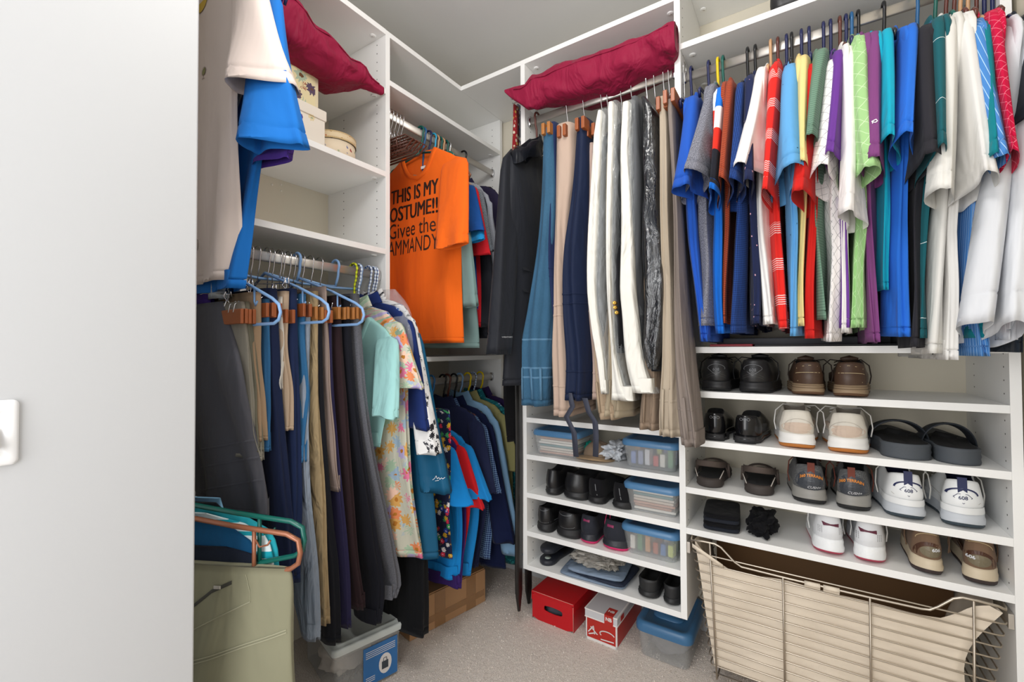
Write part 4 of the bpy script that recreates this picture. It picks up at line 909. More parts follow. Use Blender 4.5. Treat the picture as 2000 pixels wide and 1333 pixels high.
# ---------------------------------------------------------------- lower corner rod
RL=(-1.31,Z(-.135))
REDP=fab('#1d2340','floral','#e6c4c9',s=.022,w=.5,extra=['#d8344f','#e7e3df','#3d9a5a','#d9a92f','#2b4aa0'])
LB=[
('dress','long floral dress edge in red, white and green on navy',REDP,[(880,800,-1.06),(884,900,-1.05),(882,1000,-1.05),(886,1088,-1.05)],.012,.22,'yellow',(862,782),[]),
('shirt','bright azure tee spilling over the cardboard box',fab('#1784cf'),[(902,900,-1.08),(908,1000,-1.07),(900,1128,-1.06)],.022,.36,'steel',(880,840),[(890,850,900,985,-1.02,.026)]),
('shirt','scarlet tee with a pointed sleeve',fab('#cf1f26'),[(918,900,-1.08),(922,1000,-1.08),(905,1110,-1.08)],.012,.34,'brown',(888,838),[(900,850,925,992,-1.02,.014)]),
('shirt','deep purple top whose hem rests on the cardboard box',fab('#37205f'),[(908,900,-1.10),(912,1020,-1.08),(906,1148,-1.04)],.012,.34,'black',(886,842),[]),
('shirt','cyan-blue tee with a broad sleeve next to the scarlet one',fab('#1b7fc4'),[(932,900,-1.08),(936,1000,-1.08),(924,1118,-1.07)],.016,.34,'blue',(900,836),[(915,848,938,975,-1.00,.020)]),
('jacket','navy fleece jacket behind the cyan-blue tee',fab('#1d2340'),[(950,880,-1.09),(956,980,-1.08),(942,1104,-1.08)],.018,.36,'black',(915,790),[(930,810,952,960,-1.03,.020)]),
('shirt','navy patterned shirt with a small red collar tag',fab('#20305c','check','#7f9fbf',s=.008,w=.3),[(960,880,-1.08),(964,1000,-1.08),(960,1090,-1.08)],.012,.36,'brown',(925,795),[(940,815,962,960,-1.04,.012)]),
('jacket','midnight blue velvet jacket left of the light blue shirt',fab('#10193a'),[(975,880,-1.08),(986,1000,-1.07),(988,1108,-1.06)],.022,.38,'black',(945,790),[(955,815,984,1060,-1.03,.024)]),
('shirt','light blue long-sleeved shirt hanging at the corner',fab('#7ba0bf'),[(988,880,-1.07),(998,980,-1.06),(1003,1070,-1.06)],.018,.36,'sky',(950,780),[(965,800,1000,1082,-1.02,.020)]),
('shirt','muted khaki top, a thin strip beside the light blue shirt',fab('#8f8a5c'),[(1000,860,-1.07),(1004,940,-1.07),(1004,1000,-1.07)],.008,.34,'yellow',(958,778),[(975,800,1003,920,-1.05,.010)]),
('shirt','dark teal patterned top near the corner post',fab('#165a63','spots','#2f8b8b',s=.012,w=.4),[(1004,880,-1.09),(1010,1000,-1.09),(1010,1100,-1.09)],.014,.34,'bead',(975,775),[(990,800,1012,1000,-1.06,.014)]),
('shirt','dark violet top, last on the lower corner rod',fab('#2a1c44'),[(1012,880,-1.10),(1016,1000,-1.10),(1016,1060,-1.10)],.010,.34,'yellow',(982,770),[]),
]
for i,(cat,lab,mat_,bod,tk,dp,hk,nk,slv) in enumerate(LB):
    lshirt(cat,'shirt' if cat=='shirt' else cat,lab,mat_,nk,-1.1,[(a,b,c,d,e,f_,0) for a,b,c,d,e,f_ in slv],[(x,y,nx,tk,dp) for x,y,nx in bod],240+i,rd=RL,hk=hk,sb=(.04,.045),half=.20,group='tops on the lower corner rod',fold=.006)
# ---------------------------------------------------------------- near left: tees on the high rod
RU=(-1.29,Z(1.02))
PK=fab('#e8d8cf',wr=.35)
def near_tee(label,mat_,seed,c,body,neckz,sl,sb,a,group='tees on the near left rod',half=.2,**k):
    t=shirt('L','shirt','tee_shirt',label,group,mat_,(c,RU[0],RU[1]),neckz,sl,body,seed=seed,half=half,collar=False,sb=sb,**k)
    hanger('L',(c,RU[0],RU[1]),a,CW[a]+' hanger above the '+label.split(' with')[0].split(',')[0],half=.16,neck=RU[1]-neckz-.004,dropz=.045,group='hangers on the near left rod',bar=False)
    return t
b=rowsL([(486,60,-1.12,.012,.44),(478,300,-1.12,.013,.44),(474,420,-1.12,.015,.44),(470,548,-1.12,.018,.45)],-1.12)
pkt=near_tee('cream-pink tee with yellow cartoon prints, closest to the entry wall',PK,301,b[0][3],b,Z(.99),[((b[0][3],-1.12,Z(.93)),(W(512,170,'X',-1.045).y,-1.045,W(512,172,'X',-1.045).z),.040,.022)],(.06,.070),'tan',fold=.009,curl=1.0)
b2=rowsL([(530,60,-1.10,.014,.44),(526,200,-1.10,.015,.44),(516,330,-1.10,.016,.44),(507,460,-1.10,.018,.45),(494,566,-1.10,.02,.46)],-1.12)
near_tee('bright blue tee with a big open sleeve behind the cream one',fab('#1f6fc0',wr=.4),302,b2[0][3]+.012,[(z_,n_,f_,c_+.006,t_) for z_,n_,f_,c_,t_ in b2],Z(.98),[((b2[0][3],-1.10,Z(.88)),(W(533,275,'X',-1.01).y,-1.01,W(535,288,'X',-1.01).z),.036,.022)],(.06,.066),'navy',fold=.010,curl=1.0)
b3=rowsL([(430,330,-1.24,.008,.30),(446,450,-1.22,.010,.32),(457,584,-1.19,.012,.34)],-1.12)
near_tee('light grey tee showing only its hem under the bright blue one',fab('#b7bcbf'),303,b2[0][3]+.045,b3,Z(.98),[],(.06,.07),'black',half=.13)
b4=rowsL([(400,330,-1.34,.008,.22),(414,450,-1.30,.010,.24),(427,602,-1.26,.010,.28)],-1.12)
near_tee('violet tee showing its hem below the light grey one',fab('#4a2f86'),304,b2[0][3]+.07,b4,Z(.98),[((b2[0][3]+.08,-1.12,Z(.62)),(W(515,300,'X',-1.06).y+.02,-1.06,W(512,312,'X',-1.06).z),.02,.02)],(.05,.06),'navy',half=.12)
# prints on the cream tee: plain cup-like and figure-like marks (no characters)
bvp=BV[pkt.name]
pY=b[0][3]-.02
def onp(x,y): return W(x,y,'Y',pY)
yel=plain('yellow_print','#d9b545',.8); gr=plain('olive_print','#8a8a5a',.8); br=plain('brown_line_print','#6b5442',.8)
p=onp(388,0)
decal('print',([(0,0,0)]+[(math.cos(math.radians(a))*.026*(1.0),math.sin(math.radians(a))*.026,0) for a in range(180,361,12)],[[0,i,i+1] for i in range(1,16)]),bvp,p,(1.3,0,0),(0,0,1),(0,1,0),yel,pkt,label='yellow rounded print')
decal('print_outline',strokes([arc(0,0,.034,.027,180,360)],.0012),bvp,p,(1,0,0),(0,0,1),(0,1,0),br,pkt,off=.0015)
p=onp(395,138)
decal('print',([(0,0,0)]+[(math.cos(a*.5236)*.007,math.sin(a*.5236)*.010,0) for a in range(12)],[[0,i+1,(i+1)%12+1] for i in range(12)]),bvp,p,(1.2,0,0),(0,0,1),(0,1,0),gr,pkt)
decal('print_outline',strokes([arc(0,0,.009,.011,0,360,16),[(0,-.011),(.001,-.019)],[(-.005,-.02),(.007,-.02)]],.0012),bvp,p,(1,0,0),(0,0,1),(0,1,0),br,pkt,off=.0015)
# ---------------------------------------------------------------- near left, low: olive trousers over a copper hanger
Vc=Vector((-1.068,.408,0)); vang=math.atan2(.107,.215)
vz=W(384,1012,'Y',.43).z-.018
vr=thing('valet_rod','short chrome valet rod fixed behind the entry wall','rod',(-1.17,.3673,vz+.04))
m=MB(); m.tube([(-1.056,.30,vz+.055),(-1.16,.30,vz+.055),(-1.17,.31,vz+.055),(-1.17,.45,vz+.055)],.006,10); m.build('rod',METAL,vr)
m=MB(); m.tube([(-1.0555,.30,vz+.055),(-1.060,.30,vz+.055)],.016,12); m.build('flange',METAL,vr)
def rotated(objs_root,piv):
    objs_root.rotation_euler=(0,0,vang)
def low_hanger(label,col,y,z,half=.31,gap=.14,r=.0055):
    t=thing('plastic_hanger',label,'hanger',(-1.17,y,z),'hangers on the valet rod')
    x=-1.17
    m=MB(); m.tube(hook_pts('L',(y,x,z+.05),0,drop=.04,r=.014),r,8); m.build('hook',HC[col],t)
    m=MB(); m.tube([(x,y,z+.012),(x+half*.5,y,z-.008),(x+half*.9,y,z-.020),(x+half*.985,y,z-.032),(x+half,y,z-.058),(x+half*.985,y,z-.080),(x+half*.93,y,z-.092),(x+half*.5,y,z-.124),(x,y,z-.152),(x-half*.5,y,z-.124),(x-half*.93,y,z-.092),(x-half,y,z-.058),(x-half*.9,y,z-.020),(x-half*.5,y,z-.008)],r,9,closed=True)
    hf_=m.build('hanger_frame',HC[col],t)
    m=MB(); m.tube([(x+half*.66,y,z-.012),(x+half*.66,y,z-.112)],r*.8,7); m.tube([(x+half*.66,y,z-.03),(x+half*.70,y,z-.05),(x+half*.76,y,z-.045),(x+half*.78,y,z-.035)],.0022,6); m.build('notch_hook',HC[col],hf_)
    t.rotation_euler=(0,0,vang); return t
hz=vz+.012
low_hanger('copper brown hanger holding the olive cargo pants','copper',.400,hz)
low_hanger('dark green hanger right behind the copper one','green',.414,hz+.022,half=.305)
def low_drape(label,cat,name,mat_,y,z0,rows,seed,half,**k):
    x=-1.17; t=thing(name,label,cat,(x,y,hz))
    m=MB(); drape(m,'L',[(z,x+a,x-b_,y+o,tt) for z,a,b_,o,tt in rows],seed=seed,M=34,N=90,**k); bvx=m.bvh(); m.build('cloth',mat_,t); t.rotation_euler=(0,0,vang); return t,bvx
OLV=fab('#85836c',wr=.8,wrs=7)
zb=hz-.100
t,bvx=low_drape('olive cargo pants folded over the copper hanger in the near left corner','trousers','cargo_pants',OLV,.400,zb,[(zb+.010,.285,.22,0,.009),(zb-.01,.292,.22,0,.012),(zb-.12,.298,.22,-.004,.016),(zb-.30,.31,.23,-.008,.022),(zb-.47,.325,.24,-.010,.026)],320,.2,fold=.006,k=22,lobes=1,wave=.002)
def xl(px,py): # local point on the rotated plane of the olive pants
    o=Vector((0,0,H)); q=W(px,py,'Y',1.0)-o; n=Vector((-math.sin(vang),math.cos(vang),0)); P0=Vector((-1.17,.400,hz))
    k=n.dot(P0-o)/n.dot(q); w_=o+q*k-P0; return Vector((-1.17+w_.dot(Vector((math.cos(vang),math.sin(vang),0))),.400,P0.z+w_.z))
def onolive(lines,w,name,mat_,off=.0012):
    for L in lines:
        Q=[]
        for a,b_ in zip(L,L[1:]):
            for j in range(6): Q.append(xl(a[0]+(b_[0]-a[0])*j/6,a[1]+(b_[1]-a[1])*j/6))
        Q.append(xl(*L[-1])); HQ=[]
        for q in Q:
            h=bvx.ray_cast(q-Vector((0,.2,0)),Vector((0,1,0)))
            if h[0] is not None: HQ.append(h[0]-Vector((0,off,0)))
        if len(HQ)>1:
            m=MB(); m.loft([[q+Vector((0,0,w)),q+Vector((0,-.001,0)),q-Vector((0,0,w))] for q in HQ],closed=False); m.build(name,mat_,t)
onolive([[(386,1222),(440,1195),(499,1168)],[(499,1168),(497,1150),(488,1118)],[(384,1278),(470,1252),(586,1218)],[(386,1284),(470,1257),(587,1223)]],.0013,'seam',fab('#9c9a82'))
onolive([[(388,1178),(425,1148),(462,1132)]],.004,'zip_pocket',plain('zip_dark','#3d3c36',.6))
q=xl(436,1140); h=bvx.ray_cast(q-Vector((0,.2,0)),Vector((0,1,0)))
if h[0]: m=MB(); m.rbox(h[0]-Vector((0,.003,0)),(.016,.003,.007),0,0); m.build('zip_pull',METAL,t,smooth=False,bevel=.001)
# garments behind the olive pants
low_drape('black-navy trousers folded over the green hanger','trousers','trousers',fab('#1c2230'),.416,0,[(zb+.040,.12,.20,0,.005),(zb+.02,.20,.2,0,.007),(zb-.25,.22,.2,0,.008)],321,.2,fold=.003)
for j,(lab,mat_,dy,dz,ha) in enumerate((('petrol blue knit top behind the green hanger',fab('#14507a'),.424,-.004,.165),('white tee with aqua stripes behind the green hanger',fab('#dfeef0','hstripe','#1fa0b0',s=.05,w=.3),.434,.004,.19),('aqua shirt edging out behind the striped tee',fab('#2aa5b5'),.444,.012,.19),('dark shirt with rounded shoulder in the near left corner',fab('#1b1b22'),.453,.022,.10),('pale blue shirt shoulder near the entry wall',fab('#7fb1d4'),.462,.030,.075))):
    z=hz+dz; x=-1.17
    t2=thing('shirt',lab,'shirt',(x,dy,hz),'shirts on the valet rod')
    m=MB(); drape(m,'L',[(z,x+.05,x-.05,dy,.004),(z-.010,x+ha*.6,x-ha*.5,dy,.006),(z-.04,x+ha,x-ha,dy,.007),(z-.12,x+ha+.025,x-ha,dy,.007),(z-.40,x+ha+.03,x-ha,dy,.008),(z-.50,x+ha+.03,x-ha,dy,.008)],seed=330+j,M=24,N=60,fold=.003); m.build('body',mat_,t2); t2.rotation_euler=(0,0,vang)
# ---------------------------------------------------------------- footwear
def hwf(t): # half width along the foot, 1 = widest
    xs=[0,.06,.15,.35,.55,.70,.85,1.0]; ys=[.70,.76,.76,.70,.86,1.0,.93,.70]
    return float(np.interp(t,xs,ys))
def fring(L,w,z,yb=0,yf=1,ws=1,N=36,side=0,zfun=None,y0=0):
    out=[]
    for i in range(N):
        th=2*math.pi*i/N; t=(1-math.cos(th))/2; y=yb+(yf*L-yb)*t
        cap=min(1,math.sqrt(max(0,1-(1-min(1,t/.16))**2)),math.sqrt(max(0,1-(max(0,(t-.70)/.30))**2)))
        x=math.copysign(1,math.sin(th))*hwf(y/L)*w*ws*cap if 0<i!=N//2 else 0
        x+=side*.012*math.sin(math.pi*y/L)
        zz=z+(zfun(y/L) if zfun else 0)
        out.append((x,y+y0,zz))
    return out
def xform(o_,x,y,z,yaw): 
    c,s=math.cos(yaw),math.sin(yaw)
    return [(x+p[0]*c-p[1]*s,y+p[0]*s+p[1]*c,z+p[2]) for p in o_]
def shoe(label,pl_,pr_,py,zs,top,mats,yh=1.512,yaw=0,L=.262,sole=.030,out=.008,kind='sneaker',side=0,name='sneaker',group=None,laces=True,hflare=0,tab=None,cat='shoe'):
    a=W(pl_,py,'Y',yh); b=W(pr_,py,'Y',yh); w=(b.x-a.x)/2/.80; cx=(a.x+b.x)/2
    t=thing(name,label,cat,(cx,yh+L/2,zs),group)
    X=lambda loops:[xform(l,cx,yh,zs,yaw) for l in loops]
    lift=lambda k:(lambda u:max(0,1-u/.14)**2*k+max(0,(u-.8)/.2)**2*.010)
    um,mm,om,lm=mats['upper'],mats['mid'],mats['out'],mats.get('lining') or plain('shoe_lining','#1c1c1e',.9)
    m=MB(); m.loft(X([fring(L,w,0,.006,.97,.93,side=side,zfun=lift(.006)),fring(L,w,out*.5,.001,1,1,side=side,zfun=lift(.006)),fring(L,w,out,0,1.0,1.0,side=side,zfun=lift(.004))]),cap0=True,cap1=True); m.build('outsole',om,t)
    m=MB(); m.loft(X([fring(L,w,out,-.001-hflare,1.0,1.0,side=side,zfun=lift(.004)),fring(L,w,out+(sole-out)*.35,-.003-hflare,1.005,1.02,side=side),fring(L,w,out+(sole-out)*.5,.001-hflare*.6,1.0,.985,side=side),fring(L,w,out+(sole-out)*.8,.000,.99,.99,side=side),fring(L,w,sole,.004,.98,.94,side=side)]),cap1=True); m.build('midsole',mm,t)
    # upper: rings shrink toward the ankle opening
    if kind=='clog': prof=[(sole-.006,.006,.965,.93),(sole+.012,.006,.95,.95),(top*.62,.006,.86,.93),(top*.85,.006,.66,.90),(top*.97,.006,.56,.90),(top,.010,.54,.86)]
    elif kind=='dress': prof=[(sole-.004,.008,.975,.90),(sole+.010,.004,.97,.92),(sole+.022,.003,.93,.93),(top*.68,.004,.78,.88),(top*.86,.006,.62,.80),(top*.97,.009,.53,.72),(top,.012,.51,.68)]
    else: prof=[(sole-.006,.006,.97,.92),(sole+.010,.001,.965,.94),(sole+.024,.000,.93,.94),(top*.66,.003,.80,.88),(top*.80,.007,.70,.82),(top*.92,.010,.62,.76),(top*.985,.011,.57,.70),(top,.015,.55,.64)]
    dip=lambda k:(lambda u:-k*math.sin(math.pi*min(1,max(0,u/.5)))**2)
    lp=[fring(L,w,z,yb,yf,ws,side=side,zfun=dip(.016*max(0,(i-3)/4)) if kind!='clog' else None) for i,(z,yb,yf,ws) in enumerate(prof)]
    m=MB(); m.loft(X(lp)); bv=m.bvh(); m.build('upper',um,t)
    z,yb,yf,ws=prof[-1]; d=dip(.016) if kind!='clog' else None
    m=MB(); m.loft(X([fring(L,w,z,yb,yf,ws,side=side,zfun=d),fring(L,w,z-.004,yb+.005,yf-.02,ws*.88,side=side,zfun=d),fring(L,w,z*.6,yb+.006,yf-.01,ws*.86,side=side),fring(L,w,sole+.004,yb+.006,yf+.02,ws*.9,side=side)]),cap1=True); m.build('lining',lm,t)
    def heel(pts2): pass
    if kind in('sneaker','boat'):
        m=MB(); tl=[]
        for k in range(6):
            f=k/5; y=L*(.72-.22*f); zz=top*(.60+.52*f); hw_=w*(.34+.08*f)
            tl.append([(-hw_+side*.01,y,zz-.004),(0+side*.01,y-.002,zz+.003),(hw_+side*.01,y,zz-.004),(hw_*.9+side*.01,y-.006,zz-.008),(-hw_*.9+side*.01,y-.006,zz-.008)])
        m.loft(X(tl),True,True); m.build('tongue',mats.get('tongue',um),t)
        if laces:
            m=MB()
            for k in range(4):
                f=k/3; y=L*(.72-.17*f); zz=top*(.63+.30*f)+.006; q=w*.5
                m.tube(X([[(-q,y,zz-.006),(-q*.5,y-.004,zz),(0,y-.003,zz+.003),(q*.5,y+.004,zz),(q,y,zz-.006)]])[0],.0019,5)
            sg=1 if side>=0 else -1
            for s in (-1,1):
                m.tube(X([[(0,L*.52,top*.96),(s*w*.7,L*.46,top*1.02),(s*w*1.02,L*.40,top*.85),(s*w*1.08,L*.36,top*.55),(s*w*1.0,L*.33,top*.34)]])[0],.0017,5)
            m.build('laces',mats.get('lace',om),t)
    if tab: 
        m=MB(); q=w*.16
        for (zz0,zz1) in ((top*.70,top*1.04),):
            m.loft(X([[(-q,prof[-3][1]-.001,zz0),(q,prof[-3][1]-.001,zz0),(q,prof[-3][1]-.004,zz0),(-q,prof[-3][1]-.004,zz0)],[(-q,prof[-1][1]-.004,zz1),(q,prof[-1][1]-.004,zz1),(q,prof[-1][1]-.007,zz1),(-q,prof[-1][1]-.007,zz1)],[(-q,prof[-1][1]+.004,zz1-.002),(q,prof[-1][1]+.004,zz1-.002),(q,prof[-1][1]+.002,zz1-.004),(-q,prof[-1][1]+.002,zz1-.004)]]),True,True)
        m.build('pull_tab',tab,t,smooth=False)
    c,s=math.cos(yaw),math.sin(yaw)
    def D(nm,vf,x,zz,mat_,sx=1,sz=1,off=.0008,lab=None,warp=None):
        return decal(nm,vf,bv,(cx+x*c,yh+x*s,zs+zz),(sx*c,sx*s,0),(0,0,sz),(-s,c,0),mat_,t,off=off,label=lab,warp=warp)
    t2=dict(t=t,D=D,w=w,top=top,sole=sole,cx=cx,yh=yh,zs=zs,bv=bv)
    return t2
def fan(pts):
    n=len(pts); cx=sum(p[0] for p in pts)/n; cz=sum(p[1] for p in pts)/n
    V=[(cx,cz,0)]; Fc=[]; K=4
    for j in range(1,K+1):
        for p in pts: V.append((cx+(p[0]-cx)*j/K,cz+(p[1]-cz)*j/K,0))
    for i in range(n): Fc.append([0,1+i,1+(i+1)%n])
    for j in range(K-1):
        for i in range(n):
            a=1+j*n+i;b=1+j*n+(i+1)%n; Fc.append([a,b,b+n]);Fc.append([a,b+n,a+n])
    return V,Fc
LEB=plain('black_shoe_leather','#1a1a1c',.38,bump=.15,bs=120); RUB=plain('black_rubber','#1d1d1f',.6,bump=.1,bs=200)
ZD=[Z(-.136),Z(-.290),Z(-.4435),Z(-.574)]; ZC=[Z(-.415),Z(-.566),Z(-.716),Z(-.849)]
lr=('left','right')
# top shelf: black sneakers
BK=dict(upper=LEB,mid=plain('charcoal_foam','#202022',.5),out=RUB,lace=RUB)
for k,(l,r) in enumerate(((1367,1431),(1436,1506))):
    s=shoe(lr[k]+' of the pair of black lace-up sneakers on the top shoe shelf',l,r,766,ZD[0]+.0005,.104,BK,side=(-1,1)[k],group='black sneakers on the top shelf',sole=.034)
    g=plain('grey_print','#77797c',.5); w=s['w']*.42
    s['D']('heel_outline',strokes([arc(0,0,w,.014,0,180,10),[(w,0),(w*.4,-.012),(0,-.018),(-w*.4,-.012),(-w,0)]],.0010),0,.072,g)
    s['D']('number_print',text_mesh('608',.013,ext=.004),0,.069,g)
    for q in (.046,.053): s['D']('groove',strokes([arc(0,-.01,w*1.2,.014,20,160,10)],.0008),0,q,plain('dark_hole','#4a4846',.8))
BR=plain('brown_boat_leather','#4a3527',.5,bump=.15,bs=90); TANS=plain('tan_rubber','#9b8468',.6)
for k,(l,r) in enumerate(((1549,1618),(1622,1697))):
    s=shoe(lr[k]+' of the pair of brown boat shoes with tan stitched heels',l,r,773,ZD[0]+.0005,.098,dict(upper=BR,mid=TANS,out=plain('brown_gum','#6a4c35',.6),lace=plain('dark_lace','#2a1f18',.8),tongue=BR),side=(-1,1)[k],group='brown boat shoes',kind='boat',name='boat_shoe',sole=.033)
    st_=plain('cream_stitch','#cdb98f',.8); w=s['w']*.5
    s['D']('stitching',strokes([[(w*math.cos(a)*1.35,.004*math.sin(a)) for a in np.linspace(math.pi,0,12)]],.0012),0,.062,st_)
    s['D']('stitching',strokes([[(-w*1.5,-.004),(-w*.7,.003),(0,.006),(w*.7,.003),(w*1.5,-.004)],[(-w*1.15,-.040),(-w*1.25,-.002)],[(w*1.15,-.040),(w*1.25,-.002)]],.0010),0,.080,st_)
    for q in (.016,.022,.028): 
        m=MB(); m.tube(xform([(p[0]*1.004,p[1]-.0015,q) for p in fring(.262,s['w'],0,0,1.0,1.01,side=(-1,1)[k])],s['cx'],s['yh'],s['zs'],0),.0006,4,closed=True); m.build('sole_groove',plain('sole_line','#6f5a44',.7),s['t'])
# second shelf
for k,(l,r) in enumerate(((1370,1421),(1426,1484))):
    s=shoe(lr[k]+' of the pair of glossy black dress shoes',l,r,859,ZD[1]+.0005,.086,dict(upper=plain('polished_black','#121214',.18),mid=plain('polished_black','#121214',.18),out=RUB),side=(-1,1)[k],group='black dress shoes',kind='dress',name='dress_shoe',sole=.022,laces=False,L=.27)
    s['D']('heel_print',strokes([arc(-.010+.010*i,0,.004,.004,0,360,8) for i in range(3)],.0010),0,.072,plain('grey_print','#77797c',.5))
    m=MB(); m.loft([xform(fring(.075,s['w']*.82,z,0,1,.95),s['cx'],s['yh'],s['zs'],0) for z in (0,.020)],True,True); m.build('heel_block',RUB,s['t'])
CRM=fab('#d9d3c7',rough=.8); SU=fab('#cdb9a8'); WM=plain('white_foam','#eceae6',.5); GUM=plain('orange_gum','#c47a35',.5,bump=.2,bs=90)
for k,(l,r) in enumerate(((1522,1600),(1611,1698))):
    s=shoe(lr[k]+' of the pair of cream sneakers with orange gum soles',l,r,878,ZD[1]+.0005,.112,dict(upper=CRM,mid=WM,out=GUM,lace=WM,lining=plain('grey_lining','#9c948b',.9)),side=(-1,1)[k],group='cream sneakers with gum soles',sole=.042,out=.011,hflare=.004)
    w=s['w']; s['D']('heel_counter',fan([(w*.72*math.cos(a),.016*math.sin(a)) for a in np.linspace(0,2*math.pi,24,endpoint=False)]),0,.060,SU,off=.0012,lab='pale pink suede heel patch')
    s['D']('stitching',strokes([arc(0,-.01,w*.62,.030,15,165,14)],.0008),0,.066,plain('seam_grey','#a39a8f',.8),off=.0018)
# slides
SL=plain('charcoal_foam_slide','#474c52',.7,bump=.2,bs=150); SLD=plain('black_footbed','#101012',.9)
def slide(label,l,r,py,zs,yaw,group):
    a=W(l,py,'Y',1.515); b=W(r,py,'Y',1.515); w=(b.x-a.x)/2/.80; cx=(a.x+b.x)/2; L=.265
    t=thing('slide_sandal',label,'sandal',(cx,1.515+L/2,zs),group); X=lambda q:[xform(i,cx,1.515,zs,yaw) for i in q]
    lf=lambda u:max(0,(u-.8)/.2)**2*.012
    m=MB(); rg=[]
    for j,z in enumerate((0,.005,.013,.019,.026,.033,.039)): rg.append(fring(L,w,z,.002*(j%2),1,.96+.04*(j%2),zfun=lf))
    m.loft(X(rg),True,True); m.build('sole',SL,t)
    m=MB(); m.loft(X([fring(L,w,.0392,.008,.97,.90,zfun=lf),fring(L,w,.040,.010,.965,.88,zfun=lf)]),True,True); m.build('footbed',SLD,t)
    m=MB(); st=[]
    for j in range(17):
        a=math.pi*j/16; x=-math.cos(a)*w*1.0; z=.014+math.sin(a)**.8*.080; lean=.02*math.sin(a)
        st.append([(x*(1+.0),L*.40-lean,z),(x,L*.72-lean*.4,z*.86),(x*.93,L*.72-lean*.4,z*.86-.007),(x*.93,L*.40-lean,z-.008)])
    m.loft(X(st),True,True); m.build('strap',plain('navy_foam_strap','#23282f',.65),t,sub=1)
for k,(l,r,py) in enumerate(((1722,1834,884),(1830,1932,896))): slide(lr[k]+' of the pair of charcoal foam slides on the second shelf',l,r,py,ZD[1]+.0005,(.06,.02)[k],'charcoal foam slides')
# sport sandals
SBR=plain('brown_web','#4b403a',.8,bump=.2,bs=200)
for k,(l,r,py) in enumerate(((1355,1412,948),(1450,1514,963))):
    a=W(l,py,'Y',1.52); b=W(r,py,'Y',1.52); w=(b.x-a.x)/2/.80; cx=(a.x+b.x)/2; L=.26; zs=ZD[2]+.0005
    t=thing('sport_sandal',lr[k]+' of the pair of dark brown strappy sandals','sandal',(cx,1.52+L/2,zs),'brown strappy sandals'); X=lambda q:[xform(i,cx,1.52,zs,.04) for i in q]
    m=MB(); m.loft(X([fring(L,w,z,o,1-o,s_) for z,o,s_ in ((0,.006,.92),(.006,0,1),(.012,.003,.97),(.018,0,1.0),(.026,.004,.96),(.029,.010,.9))]),True,True); m.build('sole',plain('brown_foam','#3b3431',.7),t)
    m=MB(); m.loft(X([fring(L,w,.0295,.012,.97,.86),fring(L,w,.031,.014,.96,.84)]),True,True); m.build('footbed',SLD,t)
    def strap(pts,hw_,nm):
        m=MB(); m.loft(X([[(x,y-hw_,z),(x,y+hw_,z),(x*.93,y+hw_,z-.004),(x*.93,y-hw_,z-.004)] for x,y,z in pts]),True,True); m.build(nm,SBR,t,sub=1)
    ar=lambda y0,h,tw=0:[(-math.cos(math.pi*j/12)*w*.95,y0+tw*math.sin(math.pi*j/12),.014+math.sin(math.pi*j/12)**.75*h) for j in range(13)]
    strap(ar(L*.66,.045),.014,'toe_strap'); strap(ar(L*.42,.058),.012,'instep_strap')
    m=MB(); hs=[]
    for j in range(13):
        q=math.pi*j/12; x=-math.cos(q)*w*.86; y=L*.40-math.sin(q)**.7*(L*.40-.004); z=.060+.016*math.sin(q)
        hs.append([(x,y,z-.011),(x,y,z+.011),(x*.93,y+.004,z+.011),(x*.93,y+.004,z-.011)])
    m.loft(X(hs),True,True); m.build('heel_strap',SBR,t,sub=1)
    for s_ in (-1,1):
        m=MB(); m.tube(X([[(s_*w*.6,.012,.030),(s_*w*.80,.030,.054)]])[0],.0015,5); m.build('piping',plain('light_piping','#a8a29a',.6),t)
        m=MB(); m.tube(X([[(s_*w*.95,L*.42,.014),(s_*w*.9,L*.40,.060)]])[0],.004,6); m.build('side_strap',SBR,t)
# grey trail shoes
GM=fab('#6e6f70','heather','#3c3d3e'); GS=plain('slate_tpu','#3a3e45',.45); LG=plain('grey_foam','#8f8d88',.5); ORP=plain('orange_print','#e08a2a',.5); WP=plain('white_print','#d8dade',.5)
for k,(l,r,py) in enumerate(((1549,1622,972),(1628,1702,985))):
    s=shoe(lr[k]+' of the pair of grey trail shoes with orange heel lettering',l,r,py,ZD[2]+.0005,.112,dict(upper=GM,mid=LG,out=RUB,lace=plain('rust_lace','#6a3326',.8)),side=(-1,1)[k],group='grey trail shoes',sole=.042,out=.012,hflare=.004,tab=plain('rust_lace','#6a3326',.8))
    w=s['w']; s['D']('heel_counter',fan([(w*.70*math.cos(a),(.038 if math.sin(a)>0 else .018)*math.sin(a)) for a in np.linspace(0,2*math.pi,28,endpoint=False)]),0,.058,GS,off=.0012,lab='slate heel counter')
    s['D']('heel_lettering',text_mesh('360 TERRAIN',.0105,bold=.0002,ext=.003),0,.082,ORP,off=.0022,warp=lambda x,y:(x*.9,y-(x*x)*9))
    s['D']('heel_lettering',text_mesh('CUSH+',.010,shear=.3,ext=.003),.006,.049,WP,off=.0022)
    s['D']('groove',strokes([[(-w*.4,0),(0,-.003),(w*.4,0)],[(-w*.42,-.006),(0,-.009),(w*.42,-.006)],[(-w*.42,-.012),(0,-.015),(w*.42,-.012)]],.0009),0,.072,plain('tpu_groove','#24272c',.6),off=.002)
